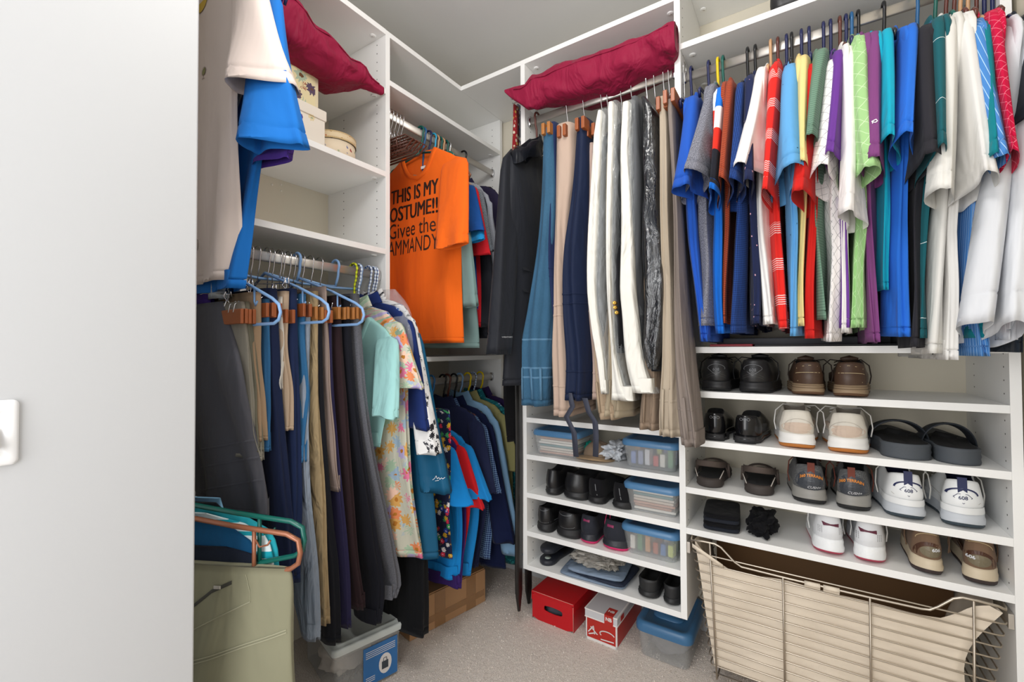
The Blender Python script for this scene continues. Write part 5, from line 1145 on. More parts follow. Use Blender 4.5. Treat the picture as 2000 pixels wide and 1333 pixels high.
# white sneakers 608
WL=plain('white_leather','#e6e8e8',.45,bump=.06,bs=90); NV=plain('navy_print','#1d2550',.5); BG=plain('pale_grey_foam','#c4c9cf',.5)
for k,(l,r,py) in enumerate(((1734,1820,1004),(1836,1932,1022))):
    s=shoe(lr[k]+' of the pair of white walking sneakers with navy heel arcs',l,r,py,ZD[2]+.0005,.118,dict(upper=WL,mid=BG,out=plain('slate_outsole','#3a4750',.6),lace=plain('white_lace','#d5d3cc',.8),lining=plain('navy_lining','#171b3a',.9)),side=(-1,1)[k],group='white and navy sneakers',sole=.042,out=.010,hflare=.005,tab=NV)
    w=s['w']
    s['D']('heel_arc',strokes([arc(0,-.006,w*.52,.016,5,175,14)],.0034),0,.086,NV,off=.0014)
    s['D']('badge_outline',strokes([[(-.017,.002),(-.009,.010),(.009,.010),(.017,.002),(0,-.012),(-.017,.002)]],.0012),0,.073,NV)
    s['D']('number_print',text_mesh('608',.0115,bold=.0002,ext=.004),0,.074,NV)
    s['D']('stitching',strokes([[(-w*.62,.006),(-w*.3,-.008),(0,-.014),(w*.3,-.008),(w*.62,.006)]],.0008),0,.058,plain('seam_grey','#a39a8f',.8))
    m=MB(); m.loft([xform(fring(.262,w,z,-.002,.99,sc_,side=(-1,1)[k]),s['cx'],s['yh'],s['zs'],0) for z,sc_ in ((.036,.99),(.040,1.0),(.048,.985),(.052,.96))]); m.build('foxing',WL,s['t'])
# bottom shelf D
KN=fab('#131316',rough=.95); DJ=fab('#23262e',rough=.9)
def blob(label,name,cat,mat_,c,size,seed,group=None,amp=.25,freq=2.2,n=28,flat=True,parent=None,rz=0,extra_label=None,kind=None,alpha_m=None):
    m=MB(); loops=[]; off=Vector((seed*3.1,seed*1.7,seed*.9))
    for j in range(1,n):
        ph=math.pi*j/n; L_=[]
        for i in range(n*2):
            th=2*math.pi*i/(n*2); v=Vector((math.cos(th)*math.sin(ph),math.sin(th)*math.sin(ph),math.cos(ph)))
            r=1+amp*noise.noise(v*freq+off)+amp*.5*abs(noise.noise(v*freq*2.3+off))*1.2-amp*.3
            p=Vector((math.copysign(abs(v.x)**.7,v.x)*r*size[0]/2,math.copysign(abs(v.y)**.7,v.y)*r*size[1]/2,math.copysign(abs(v.z)**.8,v.z)*r*size[2]/2+size[2]/2))
            if flat: p.z=max(p.z,.001)
            x=p.x*math.cos(rz)-p.y*math.sin(rz); y=p.x*math.sin(rz)+p.y*math.cos(rz)
            L_.append((c[0]+x,c[1]+y,c[2]+p.z))
        loops.append(L_)
    m.loft(loops,True,True); return m.build(name,mat_,parent,label=label,cat=cat,group=group,kind=kind)
p=W(1404,1030,'Y',1.56)
t=thing('folded_trousers','folded black jeans stacked at the left end of the bottom shoe shelf','trousers',(p.x,1.62,ZD[3]))
def foldstack(par,cx,cy,z0,lx,ly,layers,mats_,seed,rz=0,dz=.016):
    rr=random.Random(seed)
    for k in range(layers):
        m=MB(); N=10; P=[]
        w_=lx/2*(1-.05*rr.random()); h_=dz; z=z0+k*dz
        lp=[]
        for j in range(9):
            f=j/8*2-1; y=cy+f*ly/2; ring=[]
            for (a,b_) in ((-1,-.5),(-1.02,0),(-1,.5),(-.5,.55),(0,.5),(.5,.55),(1,.5),(1.03,0),(1,-.5),(.5,-.5),(0,-.45),(-.5,-.5)):
                xx=a*w_*(1-.04*abs(f)**4); ring.append((cx+xx*math.cos(rz)-(y-cy)*math.sin(rz),cy+(y-cy)*math.cos(rz)+xx*math.sin(rz),z+h_*(b_+.5)*(.98)+.002*math.sin(5*a+3*f+k+seed)*(1 if b_>0 else 0)))
            lp.append(ring)
        m.loft(lp,True,True); m.build('fold_layer',mats_[k%len(mats_)],par,sub=1)
foldstack(t,p.x+.004,1.60,ZD[3]+.0005,.108,.17,4,[DJ,KN],5,.10,.013)
p=W(1480,1040,'Y',1.58)
blob('crumpled pair of black knit socks on the bottom shoe shelf','socks','socks',KN,(p.x+.008,1.60,ZD[3]+.0005),(.082,.15,.060),8,amp=.5,freq=2.6)
PKM=plain('rose_rubber','#b8455c',.5); MR=plain('maroon_tab','#5d2338',.5)
for k,(l,r,py) in enumerate(((1590,1657,1082),(1663,1732,1098))):
    s=shoe(lr[k]+' of the pair of white running shoes with rose soles and maroon tabs',l,r,py,ZD[3]+.0005,.108,dict(upper=plain('white_mesh','#dadcdf',.6,bump=.2,bs=300),mid=plain('white_foam_textured','#eceeef',.5,bump=.5,bs=110),out=PKM,lace=WM),side=(-1,1)[k],group='white running shoes',sole=.042,out=.008,hflare=.003)
    s['D']('heel_tab_print',fan([(-.020,.005),(.019,.003),(.019,-.006),(-.016,-.005)]),.0,.083,MR,off=.0014,lab='maroon heel tab')
    dots=([],[]); 
    for a in range(5):
        for b_ in range(3):
            for s_ in (-1,1):
                v,f=[(math.cos(q)*.0009+s_*(.020+.004*b_),math.sin(q)*.0009-.006*a*.6,0) for q in np.linspace(0,6.28,6,endpoint=False)],[[0,1,2,3,4,5]]
                o_=len(dots[0]); dots[0].extend(v); dots[1].extend([[i+o_ for i in q] for q in f])
    s['D']('perforations',dots,0,.074,DARK)
BRS=fab('#7b6350',rough=.9); BRL=plain('brown_leather_trim','#4a2c1c',.5); CRF=plain('sand_foam','#cfc0a6',.55); DBR=plain('dark_brown_rubber','#3a2c2a',.6)
for k,(l,r,py) in enumerate(((1783,1852,1122),(1876,1952,1143))):
    s=shoe(lr[k]+' of the pair of brown hiking sneakers on the bottom shelf',l,r,py,ZD[3]+.0005,.112,dict(upper=BRS,mid=CRF,out=DBR,lace=BRS,lining=plain('navy_lining','#171b3a',.9)),side=(-1,1)[k],group='brown hiking sneakers',sole=.040,out=.012,hflare=.004,yaw=-.10)
    w=s['w']
    s['D']('heel_band',strokes([arc(0,-.012,w*.66,.030,0,180,18)],.008),0,.060,BRL,off=.0012,lab='dark brown leather heel band')
    s['D']('heel_panel',fan([(w*.50*math.cos(a),.014*math.sin(a)) for a in np.linspace(0,2*math.pi,22,endpoint=False)]),.002,.059,plain('olive_tpu','#736a55',.5),off=.002,lab='olive heel panel')
    s['D']('number_print',text_mesh('606',.0105,bold=.0003,ext=.003),.012-.026*k,.065,WP,off=.0028)
    s['D']('stitching',strokes([arc(0,-.01,w*.64,.020,10,170,14)],.0012),0,.092,plain('cream_stitch','#cdb98f',.8),off=.0014)
# narrow shelves (unit C)
for k,(l,r,py) in enumerate(((1058,1088,962),(1090,1138,967))):
    shoe(lr[k]+' of the pair of plain black sneakers on the second narrow shelf',l,r,py,ZC[1]+.0005,.100,BK,side=(-1,1)[k],group='plain black sneakers',sole=.03,yaw=-.12,laces=False,L=.25)
for k,(l,r,py) in enumerate(((1141,1179,980),(1186,1228,989))):
    s=shoe(lr[k]+' of the pair of black suede shoes with grey heel stripe',l,r,py,ZC[1]+.0005,.092,dict(upper=fab('#17171a',rough=.95),mid=RUB,out=RUB),side=(-1,1)[k],group='black suede shoes',sole=.026,yaw=-.10,laces=False,L=.25,kind='dress',name='suede_shoe')
    s['D']('heel_stripe',strokes([[(.010,-.02),(.006,0),(.003,.018)]],.0022),0,.055,plain('grey_print','#77797c',.5))
for k,(l,r,py) in enumerate(((1041,1075,1042),(1076,1124,1048))):
    s=shoe(lr[k]+' of the pair of black leather work shoes with silver piping',l,r,py,ZC[2]+.0005,.098,dict(upper=LEB,mid=RUB,out=RUB),side=(-1,1)[k],group='black work shoes',sole=.034,yaw=-.12,laces=False,L=.25,kind='dress',name='work_shoe')
    g=plain('grey_print','#77797c',.5); w=s['w']
    s['D']('piping',strokes([arc(0,0,w*.62,.008,180,360,12)],.0012),0,.046,g); s['D']('piping',strokes([arc(0,.004,w*.45,.008,180,360,12)],.0012),0,.088,g)
HP=plain('hot_pink_rubber','#d6246a',.5)
for k,(l,r,py) in enumerate(((1126,1163,1063),(1166,1218,1071))):
    s=shoe(lr[k]+' of the pair of charcoal running shoes with hot pink soles',l,r,py,ZC[2]+.0005,.104,dict(upper=fab('#2c2e36',rough=.8),mid=plain('charcoal_foam_textured','#2a2c33',.5,bump=.4,bs=120),out=HP,lace=HP),side=(-1,1)[k],group='charcoal running shoes',sole=.036,out=.010,yaw=-.10,L=.25)
    s['D']('heel_tab_print',fan([(-.013,.004),(.013,.004),(.013,-.005),(-.013,-.005)]),-.002,.084,plain('magenta_tab','#8a2b55',.5),off=.0014,lab='magenta heel tab')
p=W(1068,1108,'Y',1.55)
t=thing('slip_on','upper black slip-on stacked on its mate at the lowest narrow shelf','shoe',(p.x,1.62,ZC[3]),'stacked black slip-ons')
for q,(lab,zz,yw) in enumerate((('lower black slip-on with a white oval mark on the lowest narrow shelf',0,.0),('upper black slip-on stacked on its mate at the lowest narrow shelf',.034,-.08))):
    if q: tt=t; t['label']=lab
    else: tt=thing('slip_on',lab,'shoe',(p.x,1.62,ZC[3]),'stacked black slip-ons')
    w=.044; cx=p.x
    m=MB(); rg=[fring(.24,w,z,o,1,s_) for z,o,s_ in ((.0005,.006,.92),(.006,0,1),(.016,.001,1.0),(.020,.004,.96))]
    if q: rg=[[(a,b_,.034-c_) for a,b_,c_ in r_] for r_ in rg][::-1]
    m.loft([xform(i,cx,1.525,ZC[3]+zz,yw) for i in rg],True,True); m.build('sole',plain('slip_on_rubber','#22252e',.5),tt)
    if not q:
        m=MB(); m.loft([xform([(-math.cos(math.pi*j/12)*w*.9,y,.016+math.sin(math.pi*j/12)*hh) for j in range(13)],cx,1.525,ZC[3],yw) for y,hh in ((.10,.014),(.14,.016),(.19,.014),(.235,.004))],closed=False); m.build('upper',LEB,tt)
        m=MB(); m.loft([xform([(math.cos(a)*.012,.035+math.sin(a)*.014,.0205+d) for a in np.linspace(0,6.28,14,endpoint=False)],cx,1.525,ZC[3],0) for d in (0,.0008)],True,True); m.build('oval_mark',plain('pale_mark','#b9c6bd',.5),tt)
CL=plain('black_clog_foam','#202123',.55,bump=.12,bs=160)
for k,(l,r,py) in enumerate(((1240,1284,1172),(1290,1327,1180))):
    shoe(lr[k]+' of the pair of open black foam clogs on the lowest narrow shelf',l,r,py,ZC[3]+.0005,.062,dict(upper=CL,mid=CL,out=CL,lining=plain('clog_inside','#121213',.85)),yh=1.512,side=0,group='black foam clogs',kind='clog',name='foam_clog',sole=.024,laces=False,L=.255)
# ---------------------------------------------------------------- plastic bins
CLEAR=film('frosted_clear_plastic','#dfe3e4',.34,.25,.6,.1); LID=plain('dusty_blue_lid','#4f7ea8',.35,bump=.05,bs=60)
def rr4(cx,cy,z,hx_,hy_,r,n=5):
    P=[]
    for (sx,sy,a0) in ((1,1,0),(-1,1,90),(-1,-1,180),(1,-1,270)):
        for k in range(n+1):
            a=math.radians(a0+90*k/n); P.append((cx+sx*(hx_-r)+math.cos(a)*r,cy+sy*(hy_-r)+math.sin(a)*r,z))
    return P
def bin_(label,x0,x1,y0,dep,z,h,lidm,contents,seed,group='clear bins with blue lids',lh=.022,emb=False,rz=0):
    cx,cy=(x0+x1)/2,y0+dep/2; hw_,hd=(x1-x0)/2,dep/2; t=thing('storage_bin',label,'bin',(cx,cy,z),group)
    m=MB(); m.loft([rr4(cx,cy,z+.0005,hw_*.80,hd*.84,.018),rr4(cx,cy,z+.004,hw_*.84,hd*.87,.02),rr4(cx,cy,z+h-.012,hw_*.95,hd*.96,.024),rr4(cx,cy,z+h-.010,hw_*.975,hd*.98,.024),rr4(cx,cy,z+h,hw_*.975,hd*.98,.024)],cap0=True); m.build('tub',CLEAR,t)
    m=MB(); zt=z+h
    m.loft([rr4(cx,cy,zt-lh*.55,hw_*1.0,hd*1.0,.03),rr4(cx,cy,zt-lh*.2,hw_*1.01,hd*1.01,.03),rr4(cx,cy,zt+lh*.2,hw_*.99,hd*.995,.03),rr4(cx,cy,zt+lh*.42,hw_*.93,hd*.96,.028),rr4(cx,cy,zt+lh*.42,hw_*.80,hd*.86,.02),rr4(cx,cy,zt+lh*.2,hw_*.77,hd*.84,.02)],cap1=True,cap0=False); m.build('lid',lidm,t)
    rnd=random.Random(seed)
    if contents=='cards':
        n=7
        for k in range(n):
            m=MB(); zz=z+.006+k*(h-.024)/n; c_=['#d8cfc4','#c99a86','#e9e4da','#5f8f94','#d9c8b8','#b98a74','#efeae2'][(k*3+seed)%7]
            m.rbox((cx+rnd.uniform(-.004,.004),cy,zz+.003),(hw_*1.45,hd*1.5,(h-.03)/n*.85),rnd.uniform(-.03,.03)); m.build('envelope_stack',plain('paper_'+c_[1:],c_,.8),t,smooth=False)
    elif contents=='mixed':
        cols=['#b4512c','#3f6fb0','#c9d36a','#6f86c2','#8f97b8','#d9d9de','#c23a3a','#e8e3da','#5b8f62','#c98f5a']
        for k in range(12):
            m=MB(); px_=cx-hw_*.66+hw_*1.3*(k%6)/5; py_=cy-hd*.62+(k//6)*.05; hh=rnd.uniform(.4,.75)*h
            m.rbox((px_,py_,z+.008+hh/2),(hw_*.18,.03,hh),rnd.uniform(-.2,.2)); m.build('small_box',plain('bit_'+cols[(k+seed)%10][1:],cols[(k+seed)%10],.6),t,smooth=False,bevel=.003)
    elif contents=='cloth':
        blob(None,'cloth_bundle',None,plain('grey_cloth','#7d7a7c',.9),(cx,cy,z+.006),(hw_*1.5,hd*1.55,h*.85),seed,parent=t,amp=.2)
    if emb:
        m=MB(); m.loft([rr4(cx,cy-.0,zt+lh*.2+d,hw_*.55,hd*.5,.03) for d in (.0003,.0035)],cap1=True); m.build('lid_panel',lidm,t)
    return t
def spanx(l,r,py,Y): return W(l,py,'Y',Y).x,W(r,py,'Y',Y).x
x0,x1=spanx(1032,1128,850,1.515); bin_('clear bin of envelopes at the left of the top narrow shelf',max(x0,-.915),x1,1.515,.20,ZC[0],.088,LID,'cards',1)
x0,x1=spanx(1211,1325,870,1.515); bin_('clear bin of odds and ends at the right of the top narrow shelf',x0,min(x1,-.352),1.515,.28,ZC[0],.090,LID,'mixed',3)
x0,x1=spanx(1214,1326,955,1.515); bin_('clear bin of envelopes beside the black suede shoes',x0,min(x1,-.351),1.515,.29,ZC[1],.092,LID,'cards',2)
x0,x1=spanx(1210,1326,1040,1.515); bin_('clear bin of coloured spools beside the pink-soled shoes',x0,min(x1,-.351),1.515,.29,ZC[2],.094,LID,'mixed',7)
x0,x1=spanx(1238,1350,1225,1.55); bin_('clear bin with floral contents on the carpet under the shelves',x0,x1,1.553,.27,0,.112,plain('deep_blue_lid','#3f6f98',.35),'cloth',4,emb=True,lh=.034)
# cap and paper beside the first bin
p=W(1160,885,'Y',1.56)
t=thing('cap','tan and teal cap on the top narrow shelf','hat',(p.x,1.6,ZC[0]))
m=MB(); cxx=p.x+.0; N=24
m.loft([[(cxx+.052*sc_*math.cos(a),1.60+.062*sc_*math.sin(a),ZC[0]+z+.003*math.sin(5*a)) for a in [2*math.pi*i/N for i in range(N)]] for z,sc_ in ((.002,1),(.02,1.02),(.04,.9),(.054,.6),(.060,.2))],cap1=True); m.build('crown',fab('#8e7a66'),t)
m=MB(); m.loft([[(cxx+r_*math.cos(a),1.585+r_*1.15*math.sin(a),ZC[0]+z-.006*math.cos(2*a)) for a in np.linspace(math.pi*1.02,math.pi*1.98,14)] for r_,z in ((.048,.014),(.062,.011),(.074,.009),(.075,.007),(.05,.008))],closed=False); m.build('brim',fab('#b79a78'),t)
blob(None,'scarf_bundle',None,fab('#0f7a6a'),(cxx-.035,1.62,ZC[0]+.001),(.05,.06,.055),3,parent=t,amp=.3)
p=W(1190,890,'Y',1.56)
blob('crumpled white packing paper beside the blue-lidded bin','packing_paper','paper',plain('crumpled_paper','#cfd3d8',.7,bump=.3,bs=50),(p.x+.004,1.62,ZC[0]+.0005),(.085,.16,.062),12,amp=.55,freq=3.5)
# plastic bag and folded grey-blue bag on the lowest narrow shelf
p=W(1165,1145,'Y',1.56)
t=thing('garment_bag','folded grey-blue garment bag under clear plastic on the lowest narrow shelf','garment bag',(p.x,1.62,ZC[3]))
GB=satin('#8293a8',.45,.8)
for k,(dx,lx,dz,rz_) in enumerate(((-.01,.26,0,.06),(.02,.21,.012,-.05),(.0,.22,.023,.10))):
    foldstack(t,p.x+dx,1.60,ZC[3]+.0006+dz,lx,.19,1,[GB if k!=1 else satin('#2b3242',.5,.6)],k,rz_,.011)
blob('crinkled clear plastic dry-cleaning wrap on the folded garment bag','plastic_wrap','plastic wrap',film('crinkled_plastic','#d9d3c8',.5,.12,1,1.5),(p.x-.01,1.62,ZC[3]+.036),(.19,.20,.052),15,amp=.5,freq=3.2,flat=False)
# ---------------------------------------------------------------- boxes on the floor
RED=plain('red_cardboard','#c30f1c',.35,bump=.05,bs=40); WORN=plain('worn_edge','#d8b0a2',.8)
def obox(m,o,ex,ey,x0,x1,y0,y1,z0,z1):
    vs=[tuple(Vector(o)+Vector(ex)*x+Vector(ey)*y+Vector((0,0,z))) for z in (z0,z1) for y in (y0,y1) for x in (x0,x1)]
    m.add(vs,[(0,2,3,1),(4,5,7,6),(0,1,5,4),(2,6,7,3),(0,4,6,2),(1,3,7,5)])
A=W(1040,1207,'Z',.0); B=W(1120,1239,'Z',0); ex=(B-A).normalized(); ey=Vector((-ex.y,ex.x,0)); wB=(B-A).length
t=thing('file_box','glossy red cardboard box with a hand hole on the carpet','box',(A+ex*wB/2+ey*.14))
hb=.104
m=MB(); # front face with an oval hand hole
nn=28; hole=[(wB*.52+math.copysign(min(abs(math.cos(a))*.045,.032),math.cos(a))+math.cos(a)*.009,.056+math.sin(a)*.0125) for a in [2*math.pi*i/nn for i in range(nn)]]
outr=[]
for i in range(nn):
    a=2*math.pi*i/nn; c_,s_=math.cos(a),math.sin(a); k=1/max(abs(c_)/(wB/2),abs(s_)/(hb/2)); outr.append((wB/2+c_*k,hb/2+s_*k))
loc=lambda x,y,z: tuple(A+ex*x+ey*y+Vector((0,0,z+.0005)))
m.loft([[loc(x,0,z) for x,z in outr],[loc(x,0,z) for x,z in hole],[loc(x,.003,z) for x,z in hole]])
for (a,b_) in (((0,0),(0,.255)),((wB,.255),(wB,0)),((0,.255),(wB,.255))):
    m.add([loc(a[0],a[1],0),loc(b_[0],b_[1],0),loc(b_[0],b_[1],hb),loc(a[0],a[1],hb)],[(0,1,2,3)])
m.build('box_body',RED,t,smooth=False)
m=MB(); obox(m,A,ex,ey,-.003,wB+.003,-.002,.258,hb-.004,hb+.006); obox(m,A,ex,ey,-.003,-.0005,-.002,.258,hb-.03,hb); obox(m,A,ex,ey,wB+.0005,wB+.003,-.002,.258,hb-.03,hb); m.build('lid',RED,t,smooth=False,bevel=.0012)
m=MB(); m.tube([A+ex*wB+ey*(-.001)+Vector((0,0,z)) for z in (.004,.05,hb-.006)],.0009,5); m.tube([A+ex*x-ey*.0015+Vector((0,0,hb+.005)) for x in (0,.05,wB)],.0008,5); m.build('worn_edges',WORN,t)
blob(None,'dark_contents',None,plain('dark_bundle','#4c4f58',.8),A+ex*wB*.5+ey*.07+Vector((0,0,.01)),(wB*.7,.10,.085),5,parent=t)
# shoe box
A=W(1145,1247,'Z',.0); B=W(1205,1271,'Z',0); ex=(B-A).normalized(); ey=Vector((-ex.y,ex.x,0)); wB=(B-A).length
t=thing('shoe_box','red shoe box with a grey lid, white edges and NB lettering','box',(A+ex*wB/2+ey*.13))
CRD=plain('brick_red_card','#b5281f',.45); GRY=plain('lid_grey','#c9c9cc',.5); WED=plain('white_trim_card','#e6e2df',.5)
m=MB(); obox(m,A,ex,ey,0,wB,0,.262,.0005,.096); m.build('box_body',CRD,t,smooth=False)
m=MB(); obox(m,A,ex,ey,-.003,wB+.003,-.003,.266,.082,.114); m.build('lid',GRY,t,smooth=False,bevel=.001)
m=MB()
for (x0_,x1_,z0_,z1_) in ((0,.004,0,.082),(wB-.004,wB,0,.082),(0,wB,.0005,.010)): obox(m,A,ex,ey,x0_,x1_,-.0012,-.0002,z0_,z1_)
obox(m,A,ex,ey,wB,wB+.0012,0,.262,.0005,.005); obox(m,A,ex,ey,wB,wB+.0012,0,.004,.0005,.082)
for (z0_,z1_) in ((.082,.086),(.110,.1142)): obox(m,A,ex,ey,-.0036,wB+.0036,-.0042,-.003,z0_,z1_); obox(m,A,ex,ey,wB+.003,wB+.0042,-.003,.266,z0_,z1_)
obox(m,A,ex,ey,-.0034,.001,-.0036,.266,.1135,.1148); obox(m,A,ex,ey,wB-.001,wB+.0034,-.0036,.266,.1135,.1148)
m.build('white_edging',WED,t,smooth=False)
m=MB(); obox(m,A,ex,ey,wB*.62,wB*.90,-.0044,-.003,.080,.1148); obox(m,A,ex,ey,wB*.62,wB*.90,-.0044,.045,.1142,.1152); obox(m,A,ex,ey,wB+.0035,wB+.0046,.03,.06,.088,.106); m.build('red_label',CRD,t,smooth=False)
def flat_text(s,size,o,dx,dz,mat_,par,bold=0,nm='lettering',lift=None):
    v,f=text_mesh(s,size,bold=bold); m=MB(); n_=Vector(dx).cross(Vector(dz)).normalized()*.0004
    m.add([tuple(Vector(o)+Vector(dx)*p[0]+Vector(dz)*p[1]+n_) for p in v],f); return m.build(nm,mat_,par,smooth=False)
ex3=Vector(ex); up3=Vector((0,0,1))
flat_text('NB',.018,A+ex*wB*.76-ey*.0048+up3*.100,ex3,up3,WED,t,.0006); flat_text('NB',.018,A+ex*wB*.76+ey*.022+up3*.1154,ex3,Vector(ey),WED,t,.0006)
def flat_strokes(lines,w,o,dx,dz,mat_,par,nm):
    v,f=strokes(lines,w); n_=Vector(dx).cross(Vector(dz)).normalized()*.0006; m=MB(); m.add([tuple(Vector(o)+Vector(dx)*p[0]+Vector(dz)*p[1]+n_) for p in v],f); m.build(nm,mat_,par,smooth=False)
flat_strokes([arc(wB*.70,.040,.028,.012,20,210,12),[(.01,.03),(.03,.055),(.035,.028)],[(.012,.022),(.04,.034)],[(.02,.05),(.045,.030)],[(wB*.5,.018),(wB*.9,.022)]],.004,A-ey*.0013,ex3,up3,WED,t,'white_graphic')
# white-lid bin with blue label
A=W(638,1333,'Z',.0); 
lc=[W(778,1216,'Z',.165),W(640,1292,'Z',.165),W(597,1240,'Z',.165)]
cA=Vector((-1.20,.832,0)); ex=(Vector((-1.138,1.062,0))-cA).normalized(); ln=.225; ey=Vector((-ex.y,ex.x,0)); wd=.30
cc=cA+ex*ln/2+ey*wd/2
def rrx(z,hx_,hy_,r): return [tuple(cc+ex*(p[0])+ey*(p[1])+Vector((0,0,p[2]))) for p in rr4(0,0,z,hx_,hy_,r)]
t=thing('storage_bin','clear shoebox bin with a pale grey-white lid and blue label','bin',tuple(cc))
m=MB(); m.loft([rrx(.0005,ln/2*.90,wd/2*.92,.012),rrx(.005,ln/2*.93,wd/2*.94,.014),rrx(.135,ln/2*.97,wd/2*.97,.014),rrx(.137,ln/2*1.0,wd/2*.99,.014),rrx(.155,ln/2*1.0,wd/2*.99,.014)],cap0=True); m.build('tub',CLEAR,t)
WLID=plain('pale_grey_lid','#c9cfcd',.4)
m=MB(); m.loft([rrx(.150,ln/2*1.05,wd/2*1.04,.018),rrx(.166,ln/2*1.06,wd/2*1.05,.018),rrx(.172,ln/2*1.03,wd/2*1.02,.016),rrx(.168,ln/2*.96,wd/2*.97,.014),rrx(.176,ln/2*.93,wd/2*.94,.014),rrx(.176,ln/2*.86,wd/2*.88,.012),rrx(.171,ln/2*.84,wd/2*.86,.012)],cap1=True); m.build('lid',WLID,t)
blob(None,'white_bundle',None,plain('cream_cloth','#d9cfc4',.9),tuple(cc-ex*.02+Vector((0,0,.008))),(.13,.17,.11),6,parent=t,rz=0)
m=MB(); LBL=plain('blue_paper_label','#2f6fae',.5); f0=cA+ex*.105-ey*(.0)
obox(m,cA,ex,ey,.092,.208,.0015,.003,.012,.132); m.build('label',LBL,t,smooth=False)
ov=cA+ex*.165+ey*.0008+Vector((0,0,.060))
m=MB(); m.loft([[tuple(ov+ex*(math.cos(a)*.022)+Vector((0,0,math.sin(a)*.032))-ey*d) for a in np.linspace(0,6.283,20,endpoint=False)] for d in (0,.0006)],cap1=True); m.build('label_oval',WED,t,smooth=False)
m=MB(); obox(m,ov,ex,ey,-.012,.010,-.0016,-.0007,-.016,.008); m.tube([ov+ex*x+Vector((0,0,z))-ey*.0012 for x,z in ((-.007,.008),(-.006,.018),(.004,.018),(.005,.008))],.0011,5); m.build('label_icon',plain('dark_icon','#39414a',.6),t,smooth=False)
m=MB()
for z in (.098,.104,.110,.116,.036,.030,.024): obox(m,cA,ex,ey,.100,.130 if z<.09 else .200,.0004,.0012,z,z+.0016)
m.build('label_lines',WED,t,smooth=False,kind='stuff')
# cardboard box
CB=plain('kraft_cardboard','#b98f66',.75,bump=.08,bs=30,var=.12)
A=W(800,1255,'Z',.0); B=W(948,1175,'Z',0); ex=(B-A).normalized(); ey=Vector((-ex.y,ex.x,0)); wB=(B-A).length
t=thing('cardboard_box','brown taped cardboard box on the carpet under the corner clothes','box',tuple(A+ex*wB/2+ey*.13))
hC=W(948,1112,'X',B.x).z
m=MB(); obox(m,A,ex,ey,0,wB,0,.27,.0005,hC); m.build('box_body',CB,t,smooth=False,bevel=.002)
m=MB(); obox(m,A,ex,ey,.001,wB-.001,.004,.132,hC,hC+.004); obox(m,A,ex,ey,.001,wB-.001,.137,.268,hC,hC+.004); m.build('top_flaps',CB,t,smooth=False,bevel=.001)
TP=film('packing_tape','#b58a5e',.55,.15,.8,.2)
m=MB(); obox(m,A,ex,ey,wB*.30,wB*.30+.05,-.0012,-.0003,.001,hC); obox(m,A,ex,ey,wB*.72,wB*.72+.05,-.0012,-.0003,.001,hC); obox(m,A,ex,ey,wB*.2,wB*.98,-.0014,-.0004,.03,.055); m.build('tape',TP,t,smooth=False)
# ---------------------------------------------------------------- pull-out basket
t=thing('laundry_basket','pull-out satin nickel wire basket with a cream canvas liner','basket',(.035,1.66,Z(-1.02)))
bk=t; YB=1.82
def front(z):  # taper of the basket with height (z absolute)
    f=(Z(-.60)-z)/.42; return -.312+.055*f,.384-.055*f,1.485+.02*f
zs_=[Z(-.640-.0285*k) for k in range(13)]
for k,z in enumerate(zs_):
    a,b_,y=front(z); m=MB()
    m.tube([(a+.005,YB-.05,z),(a,y+.012,z),(a+.004,y+.003,z),(a+.014,y,z),(b_-.014,y,z),(b_-.004,y+.003,z),(b_,y+.012,z),(b_-.005,YB-.05,z)],.0021,7); m.build('wire',WIRE,bk)
for k in range(5):
    z=Z(-1.012); a,b_,y=front(z); m=MB(); yy=y+.012+.06*k; m.tube([(a+.004,yy,z),(b_-.004,yy,z)],.0021,6); m.build('floor_wire',WIRE,bk)
# rim with the lowered middle
pts=[W(x,y,'Y',1.483) for x,y in ((1350,1056),(1372,1058),(1396,1063),(1408,1070),(1434,1098),(1448,1108),(1540,1131),(1700,1168),(1800,1190),(1816,1192),(1832,1186),(1862,1170),(1880,1168),(1912,1175),(1950,1185),(1964,1192))]
m=MB(); m.tube([(pts[0].x,YB-.05,pts[0].z+.01),(pts[0].x-.001,1.50,pts[0].z+.004)]+pts+[(pts[-1].x+.004,1.50,pts[-1].z),(pts[-1].x,YB-.05,pts[-1].z+.01)],.0030,8); m.build('rim_wire',WIRE,bk)
for px,y0 in ((1386,1062),(1529,1129),(1699,1168),(1902,1175)):
    p=W(px,y0,'Y',1.481); zb_=Z(-1.02); q=front(zb_)[2]; m=MB(); m.tube([p,(p.x+(.012 if px<1500 else 0),q-.003,zb_),(p.x+(.012 if px<1500 else 0),q+.28,zb_-.002)],.0027,7); m.build('upright_wire',WIRE,bk)
for x in (-.322,.388):
    m=MB(); m.box(x-.005,1.503,Z(-.655),x+.005,1.80,Z(-.620)); m.build('slide_rail',METAL,bk,smooth=False,bevel=.001)
CV=fab('#e4d7c4',wr=.7,wrs=6,rough=.8)
top=[(1350,1050),(1362,1072),(1385,1090),(1412,1108),(1440,1116),(1528,1132),(1570,1142),(1640,1162),(1700,1176),(1800,1200),(1848,1210),(1880,1200),(1905,1186),(1935,1182),(1962,1196)]
m=MB(); cols=[]
def topz(x):
    P=[W(a,b_,'Y',1.50) for a,b_ in top]; return float(np.interp(x,[p.x for p in P],[p.z for p in P]))
nx=60; rows_=[]
